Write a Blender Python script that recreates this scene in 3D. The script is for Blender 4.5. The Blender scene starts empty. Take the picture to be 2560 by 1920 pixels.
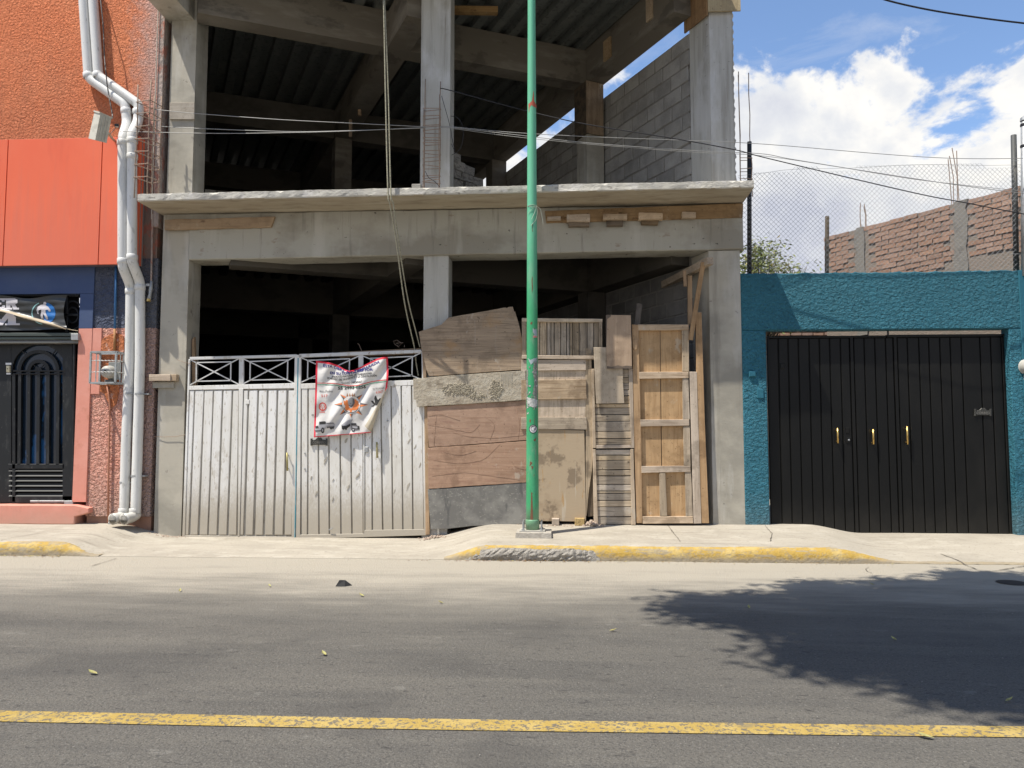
import bpy, bmesh, math, random
from mathutils import Vector, Matrix
from mathutils.geometry import tessellate_polygon
R = math.radians
rnd = random.Random(7)
scene = bpy.context.scene
C = scene.collection

# ------------------------------------------------------------------ camera
CAM = Vector((0, -10, 1.36)); PITCH = 3.9; YAW = 3.3; FPX = 1923.0
cd = bpy.data.cameras.new('camera'); cam = bpy.data.objects.new('camera', cd); C.objects.link(cam)
cam.location = CAM; cam.rotation_euler = (R(90 + PITCH), 0, R(YAW))
cd.sensor_width = 36; cd.lens = FPX / 2560 * 36; cd.clip_end = 2000; cd.clip_start = 0.05
scene.camera = cam
# ------------------------------------------------------------------ light
SUN = Vector((1.58, 1.0, -3.95)).normalized()          # direction the sunlight travels
elev = math.asin(-SUN.z); az = math.atan2(-SUN.x, -SUN.y)   # azimuth of the sun from +Y
world = bpy.data.worlds.new('World'); scene.world = world; world.use_nodes = True
wt = world.node_tree; wt.nodes.clear()
def wn(t, **k):
    n = wt.nodes.new(t)
    for a, b in k.items(): setattr(n, a, b)
    return n
wo = wn('ShaderNodeOutputWorld'); bg = wn('ShaderNodeBackground')
sky = wn('ShaderNodeTexSky', sky_type='NISHITA', sun_disc=False, sun_elevation=elev, sun_rotation=az,
         altitude=2200, air_density=1.0, dust_density=1.2, ozone_density=1.6)
bg.inputs['Strength'].default_value = 0.15
tc = wn('ShaderNodeTexCoord'); sep = wn('ShaderNodeSeparateXYZ'); wt.links.new(tc.outputs['Generated'], sep.inputs[0])
def wmath(op, a, b=None, clamp=False):
    n = wn('ShaderNodeMath', operation=op); n.use_clamp = clamp
    for i, v in enumerate((a, b)):
        if v is None: continue
        if isinstance(v, (int, float)): n.inputs[i].default_value = v
        else: wt.links.new(v, n.inputs[i])
    return n.outputs[0]
def wnoise(scale, detail, rough, off=(0, 0, 0), sc=(1, 1, 1), dist=0.0):
    m = wn('ShaderNodeMapping'); m.inputs['Location'].default_value = off; m.inputs['Scale'].default_value = sc
    wt.links.new(tc.outputs['Generated'], m.inputs[0])
    n = wn('ShaderNodeTexNoise'); n.inputs['Scale'].default_value = scale; n.inputs['Detail'].default_value = detail
    n.inputs['Roughness'].default_value = rough; n.inputs['Distortion'].default_value = dist
    wt.links.new(m.outputs[0], n.inputs['Vector']); return n.outputs['Fac']
CLOUD_OFF = (2.6, 1.3, 2.4)
big = wnoise(2.6, 2, 0.5, CLOUD_OFF, (1, 1, 1.3)); puff = wnoise(8.5, 9, 0.58, CLOUD_OFF, (1, 1, 1.35), 0.25); wisp = wnoise(5.0, 7, 0.62, (2.2, .4, .9), (1, 1, 2.6), 0.6)
# a bank of cumulus all round the horizon whose ragged top lies near 20 degrees, thin wisps above
h = wmath('SUBTRACT', 0.392, sep.outputs['Z'])
d = wmath('ADD', wmath('MULTIPLY', h, 2.3), wmath('ADD', wmath('MULTIPLY', wmath('SUBTRACT', big, 0.5), 0.9), wmath('MULTIPLY', wmath('SUBTRACT', puff, 0.5), 0.95)))
mr = wn('ShaderNodeMapRange'); mr.interpolation_type = 'SMOOTHERSTEP'
mr.inputs[1].default_value = 0.0; mr.inputs[2].default_value = 0.11; wt.links.new(d, mr.inputs[0])
mw = wn('ShaderNodeMapRange'); mw.inputs[1].default_value = 0.54; mw.inputs[2].default_value = 0.80; mw.inputs[4].default_value = 0.30; wt.links.new(wisp, mw.inputs[0])
cov = wmath('MAXIMUM', mr.outputs[0], mw.outputs[0], True)
# bright tops, bluish bases
shade = wn('ShaderNodeValToRGB'); cr = shade.color_ramp
cr.elements[0].position = 0.0; cr.elements[0].color = (3.8, 3.7, 3.5, 1)
cr.elements[1].position = 1.0; cr.elements[1].color = (2.25, 2.35, 2.7, 1)
e2 = cr.elements.new(0.42); e2.color = (3.0, 3.05, 3.15, 1)
puff2 = wnoise(11, 6, 0.55, (2.67, 1.33, 2.46), (1, 1, 1.35), 0.25)
sh = wmath('ADD', wmath('MULTIPLY', d, 1.9), wmath('MULTIPLY', wmath('SUBTRACT', puff2, 0.5), -1.9), True)
wt.links.new(sh, shade.inputs[0])
mx = wn('ShaderNodeMix', data_type='RGBA')
skyg = wn('ShaderNodeMix', data_type='RGBA', blend_type='MULTIPLY'); skyg.inputs[0].default_value = 1.0
skyg.inputs[7].default_value = (0.84, 0.86, 0.86, 1)
wt.links.new(sky.outputs[0], skyg.inputs[6])
wt.links.new(cov, mx.inputs[0]); wt.links.new(skyg.outputs[2], mx.inputs[6]); wt.links.new(shade.outputs[0], mx.inputs[7])
wt.links.new(mx.outputs[2], bg.inputs['Color']); wt.links.new(bg.outputs[0], wo.inputs['Surface'])

sl = bpy.data.lights.new('sun', 'SUN'); sun = bpy.data.objects.new('sun', sl); C.objects.link(sun)
sl.energy = 3.7; sl.angle = R(0.53); sl.color = (1.0, 0.94, 0.84)
sun.rotation_euler = SUN.to_track_quat('-Z', 'Y').to_euler(); sun.location = (-10, -20, 30)
vs_ = scene.view_settings
vs_.view_transform = 'Standard'; vs_.look = 'None'; vs_.gamma = 1; vs_.use_curve_mapping = False; vs_.exposure = 0.92
scene.display_settings.display_device = 'sRGB'

# ------------------------------------------------------------------ geometry helpers
_p = R(PITCH); _a = R(YAW)
FW = Vector((-math.sin(_a) * math.cos(_p), math.cos(_a) * math.cos(_p), math.sin(_p)))
RT = Vector((math.cos(_a), math.sin(_a), 0)); UP = RT.cross(FW)
def ray(px, py): return FW + RT * ((px - 1280) / FPX) - UP * ((py - 960) / FPX)
def P(px, py, y=0.0):                    # where a photo point lies on the plane parallel to the street at depth y
    d = ray(px, py); return CAM + d * ((y - CAM.y) / d.y)
def G(px, py, z=0.0):                    # ... on level ground
    d = ray(px, py); return CAM + d * ((z - CAM.z) / d.z)
ANG = R(28); EV = Vector((-math.sin(ANG), math.cos(ANG), 0)); GV = Vector((math.cos(ANG), math.sin(ANG), 0))
OG = Vector((1.85, 0.12, 0))             # the lot runs back at 28 degrees from the street: s across, t into it
def L(s, t, z=0.0): return OG + GV * s + EV * t + Vector((0, 0, z))

ORG = {}
def link(o, parent=None):
    C.objects.link(o)
    if parent is not None: o.parent = parent
    return o
def tag(o, label=None, cat=None, group=None, kind=None):
    if label: o['label'] = label
    if cat: o['category'] = cat
    if group: o['group'] = group
    if kind: o['kind'] = kind
    return o
def thing(name, label, cat, loc=(0, 0, 0), group=None):
    o = bpy.data.objects.new(name, None); o.empty_display_size = 0.2; link(o); o.location = loc
    ORG[o.name] = Vector(loc); return tag(o, label, cat, group)
def part(name, vf, mat, parent=None, smooth=False, label=None, cat=None, group=None, kind=None):
    vs, fs = vf
    org = ORG.get(parent.name, Vector()) if parent is not None else Vector()
    me = bpy.data.meshes.new(name)
    me.from_pydata([tuple(Vector(v) - org) for v in vs], [], fs)
    me.materials.append(mat); me.update()
    if smooth:
        for p in me.polygons: p.use_smooth = True
    o = bpy.data.objects.new(name, me); link(o, parent); ORG[o.name] = org
    return tag(o, label, cat, group, kind)
def join(*vfs):
    V = []; F = []
    for v, f in vfs:
        n = len(V); V += list(v); F += [tuple(i + n for i in q) for q in f]
    return V, F
def box(a, b, bev=0.0):
    x0, y0, z0 = a; x1, y1, z1 = b
    poly = [(x0, z0), (x1, z0), (x1, z1), (x0, z1)]
    return prism(poly, y0, y1, bev)
def area(poly): return sum(poly[i][0] * poly[(i + 1) % len(poly)][1] - poly[(i + 1) % len(poly)][0] * poly[i][1] for i in range(len(poly))) / 2
def inset(poly, d):
    n = len(poly); out = []
    for i in range(n):
        p0 = Vector(poly[i - 1]); p1 = Vector(poly[i]); p2 = Vector(poly[(i + 1) % n])
        e1 = (p1 - p0).normalized(); e2 = (p2 - p1).normalized()
        n1 = Vector((-e1.y, e1.x)); n2 = Vector((-e2.y, e2.x)); m = n1 + n2
        k = m.dot(n1)
        out.append(tuple(p1 + m * (d / max(k, 0.4))))
    return out
def rough(poly, amp, step=0.05, r=rnd):
    out = []; n = len(poly)
    for i in range(n):
        a = Vector(poly[i]); b = Vector(poly[(i + 1) % n]); k = max(1, int((b - a).length / step))
        t = (b - a).normalized() if (b - a).length > 0 else Vector((1, 0)); nn = Vector((-t.y, t.x))
        w = 0
        for j in range(k):
            q = a.lerp(b, j / k)
            if j: w = w * .6 + r.uniform(-1, 1) * amp * .6; q = q + nn * w
            out.append(tuple(q))
    return out
def prism(poly, y0, y1, bev=0.0):        # XZ outline from y0 (street side) back to y1
    if area(poly) < 0: poly = poly[::-1]
    n = len(poly); V = []; F = []
    tris = tessellate_polygon([[Vector((x, z, 0)) for x, z in poly]])
    if bev:
        ins = inset(poly, bev)
        V = [(x, y0, z) for x, z in ins] + [(x, y0 + bev, z) for x, z in poly] + [(x, y1, z) for x, z in poly]
        layers = 3
    else:
        V = [(x, y0, z) for x, z in poly] + [(x, y1, z) for x, z in poly]; layers = 2
    if n == 4:
        F.append((0, 1, 2, 3)); F.append(tuple((layers - 1) * n + i for i in (3, 2, 1, 0)))
    else:
        for t in tris:
            a = [poly[i] for i in t]; tt = t if area(a) > 0 else t[::-1]
            F.append(tuple(tt)); F.append(tuple((layers - 1) * n + i for i in tt[::-1]))
    for l in range(layers - 1):
        for i in range(n):
            j = (i + 1) % n; F.append((l * n + j, l * n + i, (l + 1) * n + i, (l + 1) * n + j))
    return V, F
def zprism(poly, z0, z1):                # XY outline, vertical extrusion
    if area(poly) < 0: poly = poly[::-1]
    n = len(poly)
    V = [(x, y, z0) for x, y in poly] + [(x, y, z1) for x, y in poly]
    F = [tuple(range(n))[::-1], tuple(range(n, 2 * n))]
    for i in range(n):
        j = (i + 1) % n; F.append((i, j, n + j, n + i))
    return V, F
def lbox(s0, s1, t0, t1, z0, z1):        # box in lot axes
    return zprism([tuple(L(s, t).xy) for s, t in ((s0, t0), (s1, t0), (s1, t1), (s0, t1))], z0, z1)
def Q(pts, y0, y1, bev=0.004, rg=0, yq=None):   # a frontal board given by its photo outline
    yy = y0 if yq is None else yq
    poly = [(P(a, b, yy).x, P(a, b, yy).z) for a, b in pts]
    if rg:
        if area(poly) < 0: poly = poly[::-1]
        poly = rough(poly, rg)
    return prism(poly, y0, y1, bev)
def RQ(x0, y0p, x1, y1p, ya, yb, bev=0.004): return Q([(x0, y1p), (x1, y1p), (x1, y0p), (x0, y0p)], ya, yb, bev)
def tube(pts, r, n=8, cap=True, closed=False):
    pts = [Vector(p) for p in pts]; m = len(pts); V = []; F = []
    rs = r if isinstance(r, (list, tuple)) else [r] * m
    up = None
    for i, p in enumerate(pts):
        if closed: t = (pts[(i + 1) % m] - pts[i - 1])
        else: t = (pts[min(i + 1, m - 1)] - pts[max(i - 1, 0)])
        t.normalize()
        if up is None:
            up = Vector((0, 0, 1)) if abs(t.z) < .9 else Vector((1, 0, 0))
        u = (up - t * up.dot(t)).normalized(); up = u; w = t.cross(u)
        for k in range(n):
            a = 2 * math.pi * k / n; V.append(tuple(p + (u * math.cos(a) + w * math.sin(a)) * rs[i]))
    for i in range(m if closed else m - 1):
        for k in range(n):
            a = i * n + k; b = i * n + (k + 1) % n; c = ((i + 1) % m) * n + (k + 1) % n; d2 = ((i + 1) % m) * n + k
            F.append((a, b, c, d2))
    if cap and not closed:
        F.append(tuple(range(n))[::-1]); F.append(tuple((m - 1) * n + k for k in range(n)))
    return V, F
def bend(pts, rad=0.06, seg=5):          # round off the corners of a polyline
    pts = [Vector(p) for p in pts]; out = [pts[0]]
    for i in range(1, len(pts) - 1):
        a, b, c = pts[i - 1], pts[i], pts[i + 1]
        r1 = min(rad, (b - a).length * .45, (c - b).length * .45)
        p0 = b + (a - b).normalized() * r1; p2 = b + (c - b).normalized() * r1
        for k in range(seg + 1):
            t = k / seg; out.append(p0 * (1 - t) ** 2 + b * 2 * t * (1 - t) + p2 * t * t)
    out.append(pts[-1]); return out
def bar(a, b, w, d, up=(0, 1, 0), bev=0):        # rectangular bar; w across, d along 'up'
    a = Vector(a); b = Vector(b); t = (b - a).normalized(); u = Vector(up); u = (u - t * u.dot(t)).normalized(); v = t.cross(u)
    V = []
    for q in (a, b):
        for i, j in ((-1, -1), (1, -1), (1, 1), (-1, 1)): V.append(tuple(q + v * (w / 2 * i) + u * (d / 2 * j)))
    return V, [(3, 2, 1, 0), (4, 5, 6, 7), (0, 1, 5, 4), (1, 2, 6, 5), (2, 3, 7, 6), (3, 0, 4, 7)]
def lathe(c, prof, n=16, axis='z'):
    V = []; F = []; c = Vector(c)
    for r_, h_ in prof:
        for k in range(n):
            a = 2 * math.pi * k / n
            if axis == 'z': V.append(tuple(c + Vector((r_ * math.cos(a), r_ * math.sin(a), h_))))
            else: V.append(tuple(c + Vector((r_ * math.cos(a), h_, r_ * math.sin(a)))))
    for i in range(len(prof) - 1):
        for k in range(n):
            q = (i * n + k, i * n + (k + 1) % n, (i + 1) * n + (k + 1) % n, (i + 1) * n + k)
            F.append(q if axis == 'z' else q[::-1])
    F.append(tuple(range(n))[::-1]); F.append(tuple((len(prof) - 1) * n + k for k in range(n)))
    return V, F

# ------------------------------------------------------------------ materials
MATS = {}
def mat(name, base, layers=(), rough_=0.85, bump=None, vary=0.0, metal=0.0, spec=0.3, hue=0.0, huge=None):
    """layers: (colour, (sx,sy,sz), lo, hi, amount[, detail]) noise masked overlays in world metres;
    bump: list of (scale vec, detail, strength, distance[, kind])."""
    if name in MATS: return MATS[name]
    m = bpy.data.materials.new(name); MATS[name] = m; m.use_nodes = True; t = m.node_tree; N = t.nodes; Lk = t.links
    b = N['Principled BSDF']; b.inputs['Roughness'].default_value = rough_; b.inputs['Metallic'].default_value = metal
    b.inputs['Specular IOR Level'].default_value = spec
    geo = N.new('ShaderNodeNewGeometry')
    def noise(sc, detail, ro=.6, kind='noise', off=0.0):
        mp = N.new('ShaderNodeMapping'); mp.inputs['Scale'].default_value = sc if isinstance(sc, tuple) else (sc,) * 3
        mp.inputs['Location'].default_value = (off, off * 1.7, off * .6)
        Lk.new(geo.outputs['Position'], mp.inputs[0])
        if kind == 'voronoi':
            n = N.new('ShaderNodeTexVoronoi'); n.inputs['Scale'].default_value = 1; Lk.new(mp.outputs[0], n.inputs['Vector']); return n.outputs['Distance']
        n = N.new('ShaderNodeTexNoise'); n.inputs['Scale'].default_value = 1; n.inputs['Detail'].default_value = detail
        n.inputs['Roughness'].default_value = ro
        if kind == 'worm': n.inputs['Distortion'].default_value = .55
        Lk.new(mp.outputs[0], n.inputs['Vector']); return n.outputs['Fac']
    col = None
    rgb = N.new('ShaderNodeRGB'); rgb.outputs[0].default_value = (*base, 1); col = rgb.outputs[0]
    for k, ly in enumerate(layers):
        c, sc, lo, hi, amt = ly[:5]; det = ly[5] if len(ly) > 5 else 5
        f = noise(sc, det, .62, off=3.1 * k + 1)
        r_ = N.new('ShaderNodeMapRange'); r_.inputs[1].default_value = .5 + (lo - .5) * .78; r_.inputs[2].default_value = .5 + (hi - .5) * .74; r_.inputs[4].default_value = amt
        Lk.new(f, r_.inputs[0]); x = N.new('ShaderNodeMix'); x.data_type = 'RGBA'
        Lk.new(r_.outputs[0], x.inputs[0]); Lk.new(col, x.inputs[6]); x.inputs[7].default_value = (*c, 1); col = x.outputs[2]
    if vary:
        oi = N.new('ShaderNodeObjectInfo'); r_ = N.new('ShaderNodeMapRange'); r_.inputs[3].default_value = 1 - vary; r_.inputs[4].default_value = 1 + vary
        Lk.new(oi.outputs['Random'], r_.inputs[0])
        hs = N.new('ShaderNodeHueSaturation'); Lk.new(r_.outputs[0], hs.inputs['Value']); Lk.new(col, hs.inputs['Color']); col = hs.outputs[0]
        if hue:
            wnz = N.new('ShaderNodeTexWhiteNoise'); wnz.noise_dimensions = '1D'; Lk.new(oi.outputs['Random'], wnz.inputs['W'])
            r2 = N.new('ShaderNodeMapRange'); r2.inputs[3].default_value = 1 - hue * 3; r2.inputs[4].default_value = 1 + hue * 3
            Lk.new(wnz.outputs['Value'], r2.inputs[0]); Lk.new(r2.outputs[0], hs.inputs['Saturation'])
    Lk.new(col, b.inputs['Base Color'])
    prev = None
    for bp in (bump or ()):
        sc, det, st, dist = bp[:4]; kind = bp[4] if len(bp) > 4 else 'noise'
        f = noise(sc, det, .6, kind, 7.7); bn = N.new('ShaderNodeBump'); bn.inputs['Strength'].default_value = st; bn.inputs['Distance'].default_value = dist
        Lk.new(f, bn.inputs['Height'])
        if prev: Lk.new(prev, bn.inputs['Normal'])
        prev = bn.outputs[0]
    if prev: Lk.new(prev, b.inputs['Normal'])
    m['col_socket'] = 1
    return m
def colour_in(m): return m.node_tree.nodes['Principled BSDF'].inputs['Base Color']
def overlay(m, colour, fac_builder):
    """mix another colour over a material; fac_builder(tree, geo) returns a 0..1 socket"""
    t = m.node_tree; b = t.nodes['Principled BSDF']; geo = [n for n in t.nodes if n.type == 'NEW_GEOMETRY'][0]
    src = b.inputs['Base Color'].links[0].from_socket
    x = t.nodes.new('ShaderNodeMix'); x.data_type = 'RGBA'; x.inputs[7].default_value = (*colour, 1)
    t.links.new(src, x.inputs[6]); t.links.new(fac_builder(t, geo), x.inputs[0]); t.links.new(x.outputs[2], b.inputs['Base Color'])
def ramp_axis(axis, lo, hi, noise_scale=(1, 1, 1), noise_amt=0.0, amount=1.0, detail=5):
    def fb(t, geo):
        s = t.nodes.new('ShaderNodeSeparateXYZ'); t.links.new(geo.outputs['Position'], s.inputs[0])
        mp = t.nodes.new('ShaderNodeMapping'); mp.inputs['Scale'].default_value = noise_scale; t.links.new(geo.outputs['Position'], mp.inputs[0])
        n = t.nodes.new('ShaderNodeTexNoise'); n.inputs['Scale'].default_value = 1; n.inputs['Detail'].default_value = detail; n.inputs['Roughness'].default_value = .65
        t.links.new(mp.outputs[0], n.inputs['Vector'])
        a = t.nodes.new('ShaderNodeMath'); a.operation = 'MULTIPLY_ADD'; t.links.new(n.outputs['Fac'], a.inputs[0]); a.inputs[1].default_value = noise_amt * 2; t.links.new(s.outputs[axis], a.inputs[2])
        r_ = t.nodes.new('ShaderNodeMapRange'); r_.interpolation_type = 'SMOOTHSTEP'; t.links.new(a.outputs[0], r_.inputs[0])
        r_.inputs[1].default_value = lo + noise_amt; r_.inputs[2].default_value = hi + noise_amt; r_.inputs[4].default_value = amount
        return r_.outputs[0]
    return fb

concrete = mat('cast_concrete', (.43, .40, .33), [((.26, .245, .205), (1.1, 1.1, 1.6), .42, .68, .75), ((.56, .545, .50), (2.3, 2.3, .5), .52, .72, .6), ((.20, .18, .15), (7, 7, .5), .58, .75, .5), ((.12, .11, .10), (9, 9, 9), .70, .78, .6)],
               bump=[((3, 3, 3), 6, .35, .02), ((45, 45, 45), 4, .25, .004)], rough_=.9)
beam_concrete = mat('beam_concrete', (.40, .385, .33), [((.27, .25, .205), (.9, 3, 1.2), .44, .62, .85), ((.50, .485, .43), (3, 3, .35), .55, .72, .55), ((.17, .16, .14), (9, 9, .7), .60, .74, .55), ((.20, .13, .08), (5, 5, 9), .70, .80, .5), ((.05, .045, .04), (13, 13, 16), .735, .765, .8)],
               bump=[((2.5, 2.5, 5), 6, .3, .02), ((50, 50, 50), 4, .25, .004)], rough_=.9)
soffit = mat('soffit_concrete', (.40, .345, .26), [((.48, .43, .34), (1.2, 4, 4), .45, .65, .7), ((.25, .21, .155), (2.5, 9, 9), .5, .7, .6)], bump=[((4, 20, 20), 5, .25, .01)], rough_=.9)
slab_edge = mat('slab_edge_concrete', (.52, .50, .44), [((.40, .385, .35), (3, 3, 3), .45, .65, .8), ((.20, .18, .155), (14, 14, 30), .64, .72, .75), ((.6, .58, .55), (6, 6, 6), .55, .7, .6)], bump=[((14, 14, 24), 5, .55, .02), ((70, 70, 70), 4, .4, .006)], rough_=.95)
shaded_concrete = mat('interior_concrete', (.155, .135, .105), [((.095, .083, .066), (1.6, 1.6, 2.5), .58, .66, .8), ((.25, .228, .19), (1, 1, 4), .5, .7, .6)], bump=[((4, 4, 9), 5, .3, .015)], rough_=.92)  # darker than the street-side concrete: interior shade is in its colour
light_col = mat('column_concrete', (.46, .45, .41), [((.30, .285, .25), (9, 9, .5), .46, .66, .75), ((.58, .58, .57), (2.6, 2.6, 1.1), .52, .68, .6), ((.23, .21, .17), (20, 20, .9), .62, .74, .6), ((.12, .11, .1), (17, 17, 30), .72, .76, .7)], bump=[((14, 14, 1.2), 5, .4, .012), ((60, 60, 60), 3, .2, .003)], rough_=.88)
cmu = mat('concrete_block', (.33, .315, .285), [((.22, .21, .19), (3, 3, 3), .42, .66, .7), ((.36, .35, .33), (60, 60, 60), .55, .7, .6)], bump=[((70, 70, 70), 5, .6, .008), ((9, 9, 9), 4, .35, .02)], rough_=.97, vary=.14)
cmu_shaded = mat('shaded_block', (.17, .16, .145), [((.11, .105, .095), (3, 3, 3), .42, .66, .7)], bump=[((60, 60, 60), 4, .5, .008)], rough_=.97, vary=.16)  # darker copy of the blocks, ground-floor shade put into the colour
ground_concrete = mat('shaded_ground_concrete', (.085, .076, .062), [((.05, .045, .037), (1.6, 1.6, 2.5), .5, .66, .8)], rough_=.95, bump=[((4, 4, 9), 5, .3, .015)])  # ground-floor gloom painted in as a darker concrete
rear_concrete = mat('rear_concrete', (.11, .098, .08), [((.07, .062, .05), (1.6, 1.6, 2.5), .5, .66, .8)], rough_=.95)  # shade of the back bays mixed into the beam colour
mortar = mat('mortar', (.22, .205, .18), [((.15, .14, .125), (8, 8, 8), .5, .7, .7)], bump=[((40, 40, 40), 5, .7, .012)], rough_=.97)
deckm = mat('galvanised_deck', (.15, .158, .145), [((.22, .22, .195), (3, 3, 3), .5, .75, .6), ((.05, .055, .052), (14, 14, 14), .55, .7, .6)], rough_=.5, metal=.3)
dark_in = mat('interior_render', (.035, .032, .029), [((.022, .02, .019), (1, 1, 1), .45, .65, .7)], rough_=.95)  # near-black: walls and floor carry the indoor shade in their colour
def wood(name, base, dark, axis='x', grain=70, vary=.12, bumpd=.004, knots=True, extra=(), hue=.08):
    sc = {'x': (2.2, grain, grain), 'z': (grain, grain, 2.2), 'y': (grain, 2.2, grain)}[axis]
    sc2 = {'x': (.8, 14, 14), 'z': (14, 14, .8), 'y': (14, .8, 14)}[axis]
    mid = tuple((a + b) / 2 for a, b in zip(base, dark)); lite = tuple(min(1, a * 1.28) for a in base)
    ly = [(mid, sc2, .42, .62, .75), (dark, sc, .55, .72, .75), (lite, tuple(v * .5 for v in sc), .58, .75, .5)]
    ly += [(tuple(v * .62 for v in dark), (2.3, 2.3, 2.3), .58, .70, .55, 8), (tuple(v * .8 for v in mid), (6, 6, 6), .50, .66, .5, 6), ((.50, .46, .385), (7, 7, 4), .66, .76, .45, 8), (tuple(v * .4 for v in dark), (30, 30, 30), .70, .75, .55, 3)]
    if knots: ly.append((tuple(v * .45 for v in dark), (15, 15, 15), .735, .77, .8))
    return mat(name, base, ly + list(extra), rough_=.85, vary=vary, hue=hue, bump=[(sc, 5, .5, bumpd)])
ply_o = wood('orange_plywood', (.48, .335, .20), (.33, .21, .115), 'z', 60, .05)
ply_old = wood('weathered_plywood', (.36, .26, .165), (.15, .105, .068), 'x', 75, .05, extra=[((.36, .21, .085), (1.7, 1.7, 2.2), .53, .66, .75), ((.36, .30, .25), (26, 26, .9), .68, .74, .55)], bumpd=.010)
plank_g = wood('grey_plank', (.48, .395, .29), (.17, .13, .095), 'x', 55, .24)
plank_gz = wood('grey_plank_upright', (.46, .38, .285), (.15, .12, .09), 'z', 50, .26)
plank_w = wood('pale_plank', (.52, .42, .31), (.26, .19, .125), 'z', 45, .12)
plank_wx = wood('pale_plank_level', (.53, .425, .315), (.25, .18, .12), 'x', 45, .12)
pine = wood('new_pine', (.41, .29, .185), (.25, .165, .10), 'z', 55, .10)
pine_x = wood('new_pine_level', (.34, .23, .125), (.21, .13, .065), 'x', 55, .12, extra=[((.12, .07, .04), (4, 4, 9), .66, .72, .7)])
pine_y = wood('new_pine_deep', (.44, .33, .21), (.27, .18, .10), 'y', 55, .1)
form = wood('formwork_board', (.42, .33, .17), (.27, .18, .08), 'z', 30, .05)
form_o = wood('formwork_side', (.30, .17, .065), (.17, .085, .03), 'z', 30, .05)
redsheet = wood('red_veneer_sheet', (.38, .25, .175), (.27, .165, .11), 'x', 48, .015, hue=.012, knots=False, extra=[((.50, .35, .27), (30, 30, 30), .66, .72, .4), ((.24, .13, .095), (4, 4, 22), .62, .72, .4)])
cemboard = mat('cement_stained_board', (.37, .32, .245), [((.47, .425, .34), (3, 3, 5), .46, .62, .8), ((.16, .125, .09), (4, 4, 6), .56, .70, .65), ((.46, .42, .35), (22, 22, 22), .60, .68, .5)], bump=[((28, 28, 28), 5, .6, .02)], rough_=.95)
greyboard = mat('grey_phenolic_board', (.155, .150, .138), [((.29, .28, .25), (2.4, 2.4, 2.4), .44, .66, .75), ((.34, .325, .28), (30, 30, 40), .63, .69, .6), ((.08, .08, .08), (9, 9, 2), .6, .7, .6)], rough_=.8, bump=[((22, 22, 22), 4, .2, .004)])
white_metal = mat('white_painted_steel', (.76, .755, .73), [((.62, .60, .55), (5, 5, 1.3), .50, .70, .6), ((.72, .72, .71), (12, 12, 2), .5, .7, .5), ((.36, .31, .235), (42, 42, 12), .60, .70, .75), ((.42, .38, .31), (6, 6, 2.2), .64, .72, .55, 9), ((.66, .64, .58), (2.6, 2.6, .7), .46, .6, .6)], rough_=.55, bump=[((8, 8, 3), 3, .12, .01), ((120, 120, 120), 2, .15, .002)])
overlay(white_metal, (.47, .44, .38), ramp_axis(2, 1.9, .2, (17, 17, 2.4), 1.4, .42, 9))
overlay(white_metal, (.36, .315, .245), ramp_axis(2, .85, .05, (5, 5, 4), .28, .75))
overlay(white_metal, (.40, .36, .29), ramp_axis(2, .8, .10, (55, 55, 24), .55, .85))
white_tube = mat('white_gate_tube', (.60, .60, .585), [((.42, .38, .31), (14, 14, 14), .58, .70, .6), ((.26, .13, .06), (20, 20, 20), .68, .73, .8)], rough_=.5)
teal_edge = mat('teal_gate_edge', (.09, .27, .33), [((.3, .35, .36), (30, 30, 8), .5, .66, .6)], rough_=.6)
pvc = mat('white_pvc', (.66, .66, .635), [((.55, .55, .51), (4, 4, .9), .48, .68, .6), ((.33, .32, .28), (22, 22, 8), .64, .72, .5)], rough_=.38, spec=.45, bump=[((6, 6, 2), 3, .08, .01)])
overlay(pvc, (.40, .37, .31), ramp_axis(2, .62, .18, (9, 9, 6), .15, .75))
orange_st = mat('orange_stucco', (.74, .225, .095), [((.80, .29, .14), (1.3, 1.3, 1.3), .45, .7, .6), ((.56, .145, .06), (24, 24, 24), .52, .7, .6)], rough_=.92, bump=[((29, 29, 33), 3, 1.0, .065, 'worm'), ((90, 90, 90), 3, .7, .010)])
overlay(orange_st, (.55, .40, .36), ramp_axis(0, -6.0, -5.45, (9, 9, 7), .35, .85))
red_panel = mat('red_cladding', (.80, .145, .062), [((.82, .18, .085), (.7, .7, .5), .45, .7, .6), ((.70, .12, .055), (3, 3, .6), .56, .7, .4)], rough_=.42, spec=.4, bump=[((1.2, 1.2, .8), 1, .1, .03)])
blue_paint = mat('blue_paint', (.05, .078, .165), [((.07, .10, .18), (2, 2, 2), .45, .7, .6)], rough_=.75, bump=[((25, 25, 25), 4, .3, .006)])
blue_st = mat('blue_grey_stucco', (.062, .075, .115), [((.10, .11, .14), (4, 4, 4), .45, .7, .6)], rough_=.9, bump=[((18, 18, 20), 2, 1.0, .07, 'worm')])
pink_paint = mat('pink_paint', (.66, .275, .205), [((.74, .36, .285), (2, 2, 2), .45, .7, .6), ((.50, .20, .13), (5, 5, 5), .58, .72, .5)], rough_=.8, bump=[((20, 20, 20), 4, .25, .006)])
pink_st = mat('pink_stucco', (.60, .285, .215), [((.70, .41, .32), (26, 26, 26), .45, .65, .55), ((.47, .19, .13), (5, 5, 5), .55, .7, .5)], rough_=.92, bump=[((24, 24, 27), 2, 1.0, .085, 'worm'), ((60, 60, 60), 3, .6, .012)])
overlay(pink_st, (.36, .27, .22), ramp_axis(2, 1.0, .25, (8, 8, 8), .2, .6))
overlay(pink_paint, (.42, .27, .2), ramp_axis(2, .5, .18, (8, 8, 8), .1, .6))
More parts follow.
